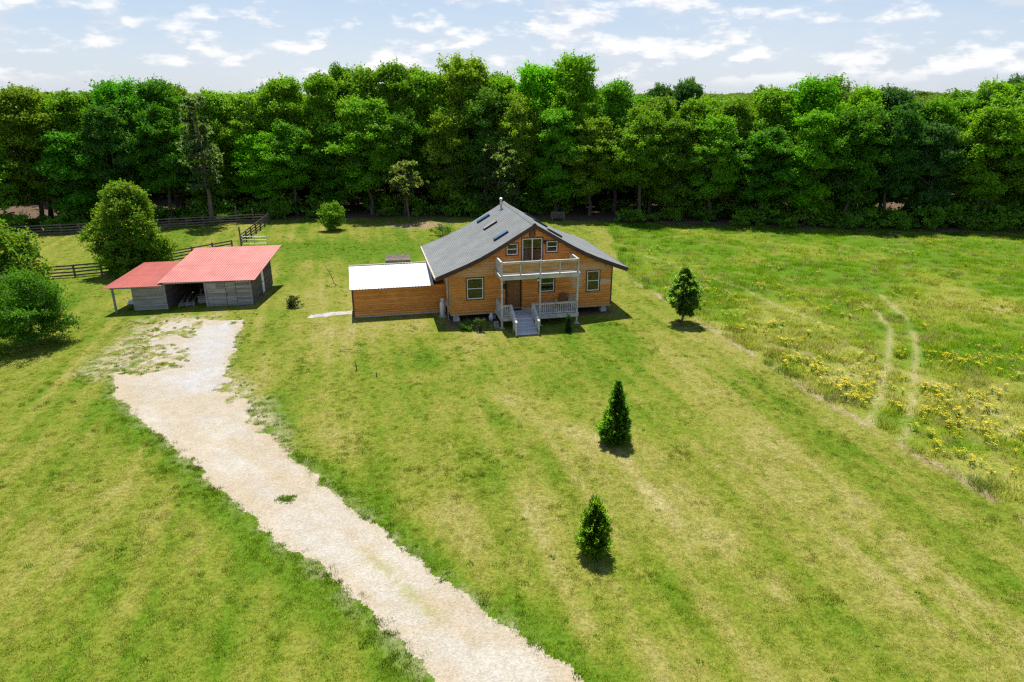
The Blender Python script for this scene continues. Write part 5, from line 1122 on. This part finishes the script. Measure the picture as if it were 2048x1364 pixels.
plant('bushy_tree', LE, (-38.6, 50.2, 0), 1.0, 1.0, (0.095, 0.235, 0.014), 'bushy bright-tipped tree cut by the left border above the spreading one', 'tree')
SY = broad_tree_meshes('young_tree', 24, 3.4, 1.55, 0.18, 60, 130, 0.18, lambda t: max(0.15, math.sin(math.pi*(0.2 + 0.72*t))**0.7), (0.2, 0.34), None, 0.06, 7)
plant('young_tree', SY, (-22.1, 84.2, 0), 0.0, 1.0, (0.15, 0.30, 0.014), 'small bright green young tree alone on the lawn before the forest', 'tree')
def shrub(seed, h, r, n_, leaf, per=70):
    return broad_tree_meshes('shrub', seed, h, r, 0.05, n_, per, leaf, lambda t: max(0.25, math.sin(math.pi*(0.25 + 0.65*t))**0.6), (0.25, 0.42), None, 0.02, 8, lean=0.0)
SH = [shrub(31, 1.0, 0.62, 18, 0.11), shrub(32, 0.75, 0.6, 18, 0.12), shrub(33, 1.1, 0.9, 16, 0.12)]
sp2 = ('stems', 'foliage')
plant('shrub', SH[0], (-17.3, 51.9, 0), 0, 1.0, (0.055, 0.085, 0.022), 'scrubby dark bush on the lawn between the shed and the house', 'shrub', parts=sp2)
plant('shrub', SH[1], (-3.2, 46.35, 0), 1, 0.9, (0.075, 0.200, 0.012), 'bright green rounded bush before the left front wall of the house', 'shrub', parts=sp2)
plant('shrub', SH[2], (-8.3, 81.0, 0), 2, 1.3, (0.090, 0.180, 0.014), 'green bush peeping over the left roof slope of the house', 'shrub', parts=sp2)
plant('shrub', shrub(35, 0.55, 0.4, 10, 0.09), (-2.25, 46.0, 0.45), 2, 1.0, (0.080, 0.160, 0.015), 'small leafy plant in a dark planter in front of the porch', 'plant', parts=sp2)
pl = empty('planter', (-2.25, 46.0, 0)); tag(pl, 'slim dark planter holding the small leafy plant before the porch', 'planter')
MB().lathe((0, 0, 0), [(0.10, 0), (0.13, 0.5), (0.16, 0.5), (0.16, 0.54), (0.12, 0.54)], 12).build('pot', M['dark_metal'], pl); MB().lathe((0, 0, 0.5), [(0.125, 0), (0.12, 0.02)], 10).build('soil', M['mat'], pl)
C3 = cedar_meshes(9, 1.25, 0.17, 90, 16, 0.11, lambda t: 0.95*(1 - t)**0.5 + 0.1)
plant('cedar_tree', C3, (4.0, 45.85, 0), 0, 1.0, (0.030, 0.105, 0.018), 'narrow knee-high evergreen in front of the right porch railing', 'tree')
# leafless sapling, sapling stubs
def twig_tree(name, loc, h, label, cat, lean=0.5, seed=3, n_=9):
    g = np.random.default_rng(seed); r = empty(name, loc); tag(r, label, cat)
    pts = [(-lean*h*(i/6)**1.2, 0.05*g.normal()*h, h*i/6) for i in range(7)]; MB().tube(pts, [0.035*(1.1 - i/6.5) for i in range(7)], 6).build('stem', M['bark'], r)
    tw = MB()
    for k in range(n_):
        p = Vector(pts[g.integers(2, 6)]); e = p + Vector((g.normal()*0.35, g.normal()*0.35, abs(g.normal())*0.4 + 0.1))*h*0.5; tw.tube([p, p.lerp(e, 0.5) + Vector((0, 0, 0.03)), e], [0.013, 0.009, 0.003], 4)
    tw.build('twigs', M['bark'], r); return r
twig_tree('bare_sapling', (-15.5, 58.1, 0), 2.1, 'leafless leaning sapling on the lawn left of the white roof', 'sapling', 0.42)
twig_tree('sapling_stub', (-9.5, 38.7, 0), 0.62, 'taller of two small dark sapling stubs on the front lawn', 'sapling', 0.1, 5, 12)
twig_tree('sapling_stub', (-8.1, 37.7, 0), 0.3, 'shorter of two small dark sapling stubs on the front lawn', 'sapling', 0.1, 6, 10)

# ------------------------------------------------------------------ scattered stuff with geometry nodes
def scatter(name, P, cols, scl, rot, pick, variants, label, cat, mat=None):
    n = len(P); cl = bpy.data.collections.new(name + '_kinds')
    for i, me in enumerate(variants): cl.objects.link(bpy.data.objects.new(f'{name}_kind_{i:02d}', me))
    me = quick_mesh(name, P, np.zeros((0, 3), int), None) if False else bpy.data.meshes.new(name)
    me.vertices.add(n); me.vertices.foreach_set('co', np.asarray(P, np.float32).ravel())
    for an, ty, dat, key in (('col', 'FLOAT_COLOR', np.concatenate([cols, np.ones((n, 1))], 1), 'color'), ('scl', 'FLOAT_VECTOR', scl, 'vector'), ('rot', 'FLOAT_VECTOR', rot, 'vector'), ('pick', 'INT', pick, 'value')):
        a = me.attributes.new(an, ty, 'POINT'); a.data.foreach_set(key, np.asarray(dat, np.int32 if ty == 'INT' else np.float32).ravel())
    me.update(); o = link(bpy.data.objects.new(name, me)); tag(o, label, cat, kind='stuff')
    ng = bpy.data.node_groups.new(name + '_scatter', 'GeometryNodeTree'); ng.interface.new_socket('Geometry', in_out='INPUT', socket_type='NodeSocketGeometry'); ng.interface.new_socket('Geometry', in_out='OUTPUT', socket_type='NodeSocketGeometry')
    N = ng.nodes.new; L = ng.links.new; gi = N('NodeGroupInput'); go = N('NodeGroupOutput'); ip = N('GeometryNodeInstanceOnPoints'); ci = N('GeometryNodeCollectionInfo')
    ci.inputs['Collection'].default_value = cl; ci.inputs['Separate Children'].default_value = True; ci.inputs['Reset Children'].default_value = True
    def na(nm, t):
        a = N('GeometryNodeInputNamedAttribute'); a.data_type = t; a.inputs['Name'].default_value = nm; return a.outputs[0]
    er = N('FunctionNodeEulerToRotation'); L(na('rot', 'FLOAT_VECTOR'), er.inputs[0])
    L(gi.outputs[0], ip.inputs['Points']); L(ci.outputs[0], ip.inputs['Instance']); ip.inputs['Pick Instance'].default_value = True
    L(na('pick', 'INT'), ip.inputs['Instance Index']); L(er.outputs[0], ip.inputs['Rotation']); L(na('scl', 'FLOAT_VECTOR'), ip.inputs['Scale']); L(ip.outputs[0], go.inputs[0])
    md = o.modifiers.new('scatter', 'NODES'); md.node_group = ng; return o
def blades(seed, n_, rad, h0, h1, w, bend, mat=None, seg=2):
    g = np.random.default_rng(seed); V = []; F = []; T = []
    for i in range(n_):
        r = rad*math.sqrt(g.random()); a = g.uniform(0, 6.28); x, y = r*math.cos(a), r*math.sin(a); h = g.uniform(h0, h1); b = g.uniform(0, 6.28); dx, dy = math.cos(b), math.sin(b); k = bend*g.uniform(0.3, 1.2)*h; t = g.random()
        px, py = -dy*w/2, dx*w/2; base = len(V)
        V += [(x - px, y - py, 0), (x + px, y + py, 0), (x + dx*k*0.35 + px*0.8, y + dy*k*0.35 + py*0.8, h*0.6), (x + dx*k*0.35 - px*0.8, y + dy*k*0.35 - py*0.8, h*0.6), (x + dx*k, y + dy*k, h)]
        F += [(base, base + 1, base + 2), (base, base + 2, base + 3), (base + 3, base + 2, base + 4)]; T += [t]*5
    return quick_mesh('grass_tuft', V, F, mat or M['grass'], {'tint': ('FLOAT', T)})
def block_mask(x, y):
    """True where grass cannot grow: under buildings"""
    u, v = to_house(x, y); hm = (u > -0.1) & (u < 12.6) & (v > -0.3) & (v < 10.2)
    hm |= (u > -7.1) & (u < 0) & (v > 2.55) & (v < 5.7); hm |= (u > 4.0) & (u < 5.7) & (v > -4.0) & (v < 0)
    dx, dy = x + 29.43, y - 50.88; det = SU.x*SV.y - SU.y*SV.x; su = (dx*SV.y - dy*SV.x)/det; sv = (SU.x*dy - SU.y*dx)/det
    hm |= (su > -0.05) & (su < 8.85) & (sv > -0.05) & (sv < 6.4); return hm
gs = np.random.default_rng(2024)
def in_view(x, y, pad=6): return np.abs(x) < 0.76*y + pad
# short lawn grass
LAWN = [blades(200 + i, 34, 0.17, 0.018, 0.06, 0.012, 0.9) for i in range(6)]
def lawn():
    parts = []
    for (y0, y1, dens) in ((11, 30, 20.0), (30, 48, 12.0), (48, 92, 5.0)):
        wd = 0.76*y1 + 6; m_ = int(2*wd*(y1 - y0)*dens); x = gs.uniform(-wd, wd, m_); y = gs.uniform(y0, y1, m_); k = in_view(x, y) & (x < bound_x(y) + 0.1) & (y < edge_y(x) + 0.5); parts.append((x[k], y[k]))
    x = np.concatenate([p[0] for p in parts]); y = np.concatenate([p[1] for p in parts]); k = ~block_mask(x, y)
    x, y = x[k], y[k]; lv = np.full(len(x), -9.0); nb = (x > -29) & (x < 8) & (y < 51); lv[nb] = drive_level(x[nb], y[nb]); k = lv < 0.04 + 0.3*(gs.random(len(x)) < 0.08)
    x, y = x[k], y[k]; n_ = len(x); s = straw_level(x, y)
    c = ground_color(x, y, gs.normal(0, 0.24, n_) + 1.1*(fbm(x/0.32, y/0.32, 78, 3) - 0.5), False)*gs.uniform(0.85, 1.5, (n_, 1))*1.22
    h = np.clip(1.1 - 0.5*s, 0.45, 1.3)*gs.uniform(0.7, 1.3, n_)*np.where(fbm(x/1.4, y/1.4, 71) > 0.62, 1.6, 1.0); w_ = gs.uniform(0.75, 1.25, n_)
    scatter('lawn_grass', np.stack([x, y, np.zeros(n_)], 1), c, np.stack([w_, w_, h], 1), np.stack([np.zeros(n_), np.zeros(n_), gs.uniform(0, 6.28, n_)], 1), gs.integers(0, 6, n_), LAWN, 'short mown grass covering the lawn', 'grass')
    return n_
lawn()
# coarse weeds and lush clumps in the lawn and along the drive
WEED = [blades(230 + i, 34, 0.13, 0.04, 0.12, 0.02, 0.8) for i in range(4)]
def weeds():
    m_ = 16000; x = gs.uniform(-40, 22, m_); y = gs.uniform(12, 60, m_); x[:40] = -9.35 + gs.normal(0, 0.2, 40); y[:40] = 24.6 + gs.normal(0, 0.15, 40)
    lv = np.full(m_, -9.0); nb = (x > -29) & (x < 8) & (y < 51); lv[nb] = drive_level(x[nb], y[nb])
    near = np.exp(-(np.maximum(-lv, 0)/1.2)**2); p = 0.05*sstep(0.5, 0.7, fbm(x/1.7, y/1.7, 73)) + 0.9*np.exp(-(np.hypot(x + 9.35, (y - 24.6)*1.3)/0.35)**2) + 0.85*near*sstep(0.40, 0.62, fbm(x/0.9, y/0.9, 74))
    k = (gs.random(m_) < p) & ((lv < 0.1) | (np.hypot(x + 9.35, y - 24.6) < 0.5)) & in_view(x, y) & (x < bound_x(y)) & ~block_mask(x, y); x, y = x[k], y[k]; n_ = len(x)
    c = np.array([0.095, 0.175, 0.014])*gs.uniform(0.75, 1.4, (n_, 1))*np.array([1, 1, 1]); s = gs.uniform(0.5, 1.25, n_)
    scatter('lawn_weeds', np.stack([x, y, np.zeros(n_)], 1), c, np.stack([s, s, s*gs.uniform(0.6, 1.1, n_)], 1), np.stack([np.zeros(n_), np.zeros(n_), gs.uniform(0, 6.28, n_)], 1), gs.integers(0, 4, n_), WEED, 'dark green weed clumps dotting the lawn and the driveway edges', 'weeds')
weeds()
# tall meadow grass
TALL = [blades(250 + i, 56, 0.36, 0.10, 0.38, 0.014, 0.8) for i in range(6)]
def meadow():
    parts = []
    for (y0, y1, dens) in ((15, 45, 8.5), (45, 68, 5.0), (68, 92, 2.6)):
        wd = 0.76*y1 + 6; m_ = int((wd - 9)*(y1 - y0)*dens); x = gs.uniform(9, wd, m_); y = gs.uniform(y0, y1, m_); k = in_view(x, y) & (x > bound_x(y) + 0.12) & (y < edge_y(x) + 0.8); parts.append((x[k], y[k]))
    x = np.concatenate([p[0] for p in parts]); y = np.concatenate([p[1] for p in parts])
    den = fbm(x/1.8, y/1.8, 81); big = fbm(x/6, y/6, 14); keep = gs.random(len(x)) < np.clip(0.55 + 1.5*(den - 0.45) + 0.5*(0.5 - big), 0.12, 1)
    for i, R in enumerate(RUTS):
        d = seg_dist(x, y, R); keep &= (d > (0.31 if i < 2 else 0.2)*(0.6 + 0.8*den)) | (gs.random(len(x)) < 0.05)
    u, v = to_house(x, y); keep &= ~((u < 14) & (u > -1) & (v > -1) & (v < 11))
    x, y, den = x[keep], y[keep], den[keep]; n_ = len(x)
    b = x - bound_x(y); c = ground_color(x, y)*np.array([1.36, 1.46, 1.05])*gs.uniform(0.75, 1.3, (n_, 1))
    straw = (gs.random(n_) < 0.09)[:, None]; c = np.where(straw, np.array([0.26, 0.215, 0.10])*gs.uniform(0.8, 1.2, (n_, 1)), c)
    lush = (sstep(1.6, 0.2, b)*sstep(0.45, 0.6, fbm(x/1.2, y/1.2, 83)))[:, None]*0.7; c = c*(1 - lush) + np.array([0.065, 0.135, 0.014])*lush
    h = (0.55 + 1.0*den)*gs.uniform(0.6, 1.25, n_)*np.where(b < 1.6, 1.15, 0.85)*np.where(y < 32, 0.8, 1.0); w_ = gs.uniform(0.8, 1.4, n_)
    scatter('meadow_grass', np.stack([x, y, np.zeros(n_)], 1), c, np.stack([w_, w_, h], 1), np.stack([gs.normal(0, 0.08, n_), gs.normal(0, 0.08, n_), gs.uniform(0, 6.28, n_)], 1), gs.integers(0, 6, n_), TALL, 'tall unmown grass of the meadow right of the lawn', 'grass')
meadow()
# yellow wildflowers: flat-topped flower heads on leafy stems
FLOW = [(17.9, 60.1), (16.8, 56.2), (17.6, 53.7), (17.9, 51.9), (21.8, 57.6), (23.6, 50.8), (19.2, 47.7), (16.6, 45.8), (18.2, 46.0), (18.6, 43.4), (18.2, 44.4), (21.4, 45.3), (18.3, 39.2), (18.7, 38.2), (20.9, 40.6), (19.3, 35.4), (21.4, 38.8), (22.4, 40.4), (28.1, 50.0), (22.7, 36.3), (20.4, 33.2), (23.9, 34.5), (24.8, 34.8), (23.2, 33.4), (21.7, 32.9), (20.4, 31.2), (21.9, 32.6), (27.7, 39.9), (26.4, 40.3), (30.7, 41.0), (31.4, 39.9), (29.1, 39.2), (25.7, 32.9), (23.5, 29.8), (23.3, 30.4), (24.6, 29.6), (28.0, 34.8), (41.2, 70.0), (40.0, 71.5), (37.5, 50.2), (37.9, 48.2), (23.1, 53.7), (27.0, 52.2), (23.5, 31.3), (22.4, 31.9), (30.0, 37.5), (28.3, 39.2), (19.2, 86.9), (17.3, 86.9), (53.9, 75.8), (46.9, 76.4), (18.0, 39.9), (18.4, 38.8), (19.2, 34.6), (19.0, 35.7)]
BIGF = {(19.3, 35.4): 3, (18.3, 39.2): 2, (18.7, 38.2): 2, (23.9, 34.5): 3, (24.8, 34.8): 2, (21.8, 57.6): 2, (19.0, 35.7): 2, (27.7, 39.9): 2, (41.2, 70.0): 2}
def flower_kind(seed):
    g = np.random.default_rng(seed); V = []; F = []; T = []; mi = []
    def tri(a, b, c, t, m_): 
        k = len(V); V.extend([a, b, c]); F.append((k, k + 1, k + 2)); T.extend([t]*3); mi.append(m_)
    for s_ in range(3):
        x, y = g.normal(size=2)*0.10; h = g.uniform(0.38, 0.58); tx, ty = x + g.normal()*0.05, y + g.normal()*0.05
        tri((x - 0.012, y, 0), (x + 0.012, y, 0), (tx, ty, h), 0.5, 0)
        for l in range(5):
            z = g.uniform(0.03, 0.3); a = g.uniform(0, 6.28); r = g.uniform(0.08, 0.16); tri((x, y, z), (x + r*math.cos(a + .25), y + r*math.sin(a + .25), z + 0.05), (x + r*math.cos(a - .25), y + r*math.sin(a - .25), z + 0.04), g.random(), 0)
        for q in range(8):
            px, py, pz = tx + g.normal()*0.055, ty + g.normal()*0.055, h + g.normal()*0.014; r = g.uniform(0.015, 0.027); t = g.random(); k = len(V)
            V.extend([(px + r*math.cos(j*1.2566), py + r*math.sin(j*1.2566), pz) for j in range(5)]); F.extend([(k, k + 1, k + 2), (k, k + 2, k + 3), (k, k + 3, k + 4)]); T.extend([t]*5); mi.extend([1]*3)
    me = quick_mesh('wildflower', V, F, M['grass'], {'tint': ('FLOAT', T)}); me.materials.append(M['flower']); me.polygons.foreach_set('material_index', mi); return me
FK = [flower_kind(300 + i) for i in range(5)]
def flowers():
    X = []; Y = []
    for p in FLOW:
        b = BIGF.get(p, 1); m_ = gs.integers(5, 10)*b; sp = 0.42 + 0.22*b
        X.append(p[0] + gs.normal(0, sp*1.15, m_)); Y.append(p[1] + gs.normal(0, sp, m_))
    for k in range(95):
        y = gs.uniform(25, 84); x = bound_x(y) + 1.0 + gs.random()**1.3*(0.76*y + 3 - bound_x(y)); m_ = gs.integers(1, 4); X.append(x + gs.normal(0, 0.4, m_)); Y.append(y + gs.normal(0, 0.4, m_))
    x = np.concatenate(X); y = np.concatenate(Y); k = (x > bound_x(y) + 0.3) & (y < edge_y(x)) & (seg_dist(x, y, RUTS[0]) > 0.3) & (seg_dist(x, y, RUTS[1]) > 0.3); x, y = x[k], y[k]; n_ = len(x); s = gs.uniform(0.6, 0.95, n_)
    scatter('yellow_wildflowers', np.stack([x, y, np.zeros(n_)], 1), np.array([0.06, 0.125, 0.012])*gs.uniform(0.8, 1.3, (n_, 1)), np.stack([s*1.15, s*1.15, s], 1), np.stack([np.zeros(n_), np.zeros(n_), gs.uniform(0, 6.28, n_)], 1), gs.integers(0, 5, n_), FK, 'clumps of yellow wildflowers scattered through the meadow', 'wildflowers')
flowers()
# undergrowth along and inside the forest edge
UG = []
for i in range(5):
    g = np.random.default_rng(400 + i); cen = [(g.normal()*0.7, g.normal()*0.7, g.uniform(0.25, 1.7)) for _ in range(13)]
    C, Nn, K = clump_points(g, cen, g.uniform(0.3, 0.62, 13), 75, 0.75, 0.3); C[:, 2] = np.maximum(C[:, 2], 0.05); UG.append(leaf_mesh('undergrowth', C, Nn, 0.27*g.uniform(0.7, 1.3, len(C)), M['under_leaf'], 0.6, np.clip(0.5*K + 0.5*g.random(len(C)), 0, 1), g=g))
def undergrowth():
    m_ = 620; x = gs.uniform(-85, 85, m_); d = gs.random(m_)**1.4*11; y = edge_y(x) + 1.0 + d + 0.8*np.sin(x*0.7); k = fbm(x/4, y/4, 91) > 0.49; k &= ~((np.abs(x - 6.1) < 1.8) & (np.abs(y - 90.6) < 1.6)); x, y = x[k], y[k]; n_ = len(x); s = gs.uniform(0.35, 1.3, n_)*np.where(y - edge_y(x) < 2.2, 0.65, 1.1)
    scatter('undergrowth', np.stack([x, y, np.zeros(n_)], 1), np.full((n_, 3), 0.1), np.stack([s*1.2, s*1.2, s*gs.uniform(0.8, 1.4, n_)], 1), np.stack([np.zeros(n_), np.zeros(n_), gs.uniform(0, 6.28, n_)], 1), gs.integers(0, 5, n_), UG, 'bushy undergrowth filling the shade along the forest edge', 'undergrowth')
undergrowth()
# the wood beyond, out to the horizon
def far_woods():
    kinds = []
    for i in range(4):
        tm, cm = broad_tree_meshes('far_tree', 500 + i, 16.0, 4.6, 0.25, 60, 60, 0.75, top_prof, (0.24, 0.38), M['far_leaf'], 0.2, 5); kinds.append(cm)
    P = []
    y = 112.0
    while y < 900:
        sp = 6.5 if y < 170 else (9 if y < 300 else 14); wd = 0.80*y + 15; m_ = int(2*wd/sp); x = np.linspace(-wd, wd, m_) + gs.normal(0, sp*0.3, m_); P.append(np.stack([x, y + gs.normal(0, sp*0.3, m_), np.zeros(m_)], 1)); y += sp if y < 170 else (sp*1.6 if y < 300 else sp*3)
    P = np.concatenate(P); n_ = len(P); s = gs.uniform(0.78, 1.0, n_)*np.where(P[:, 1] > 300, 0.92 + 0.6*np.maximum(fbm(P[:, 0]/140, P[:, 1]/400, 95) - 0.4, 0), 0.97)
    w_ = np.where(P[:, 1] > 300, 1.7, 1.15)*gs.uniform(0.9, 1.2, n_)
    scatter('far_woods', P, np.full((n_, 3), 0.1), np.stack([w_, w_, s], 1), np.stack([np.zeros(n_), np.zeros(n_), gs.uniform(0, 6.28, n_)], 1), gs.integers(0, 4, n_), kinds, 'unbroken woodland beyond the forest front reaching to the horizon', 'woodland')
far_woods()
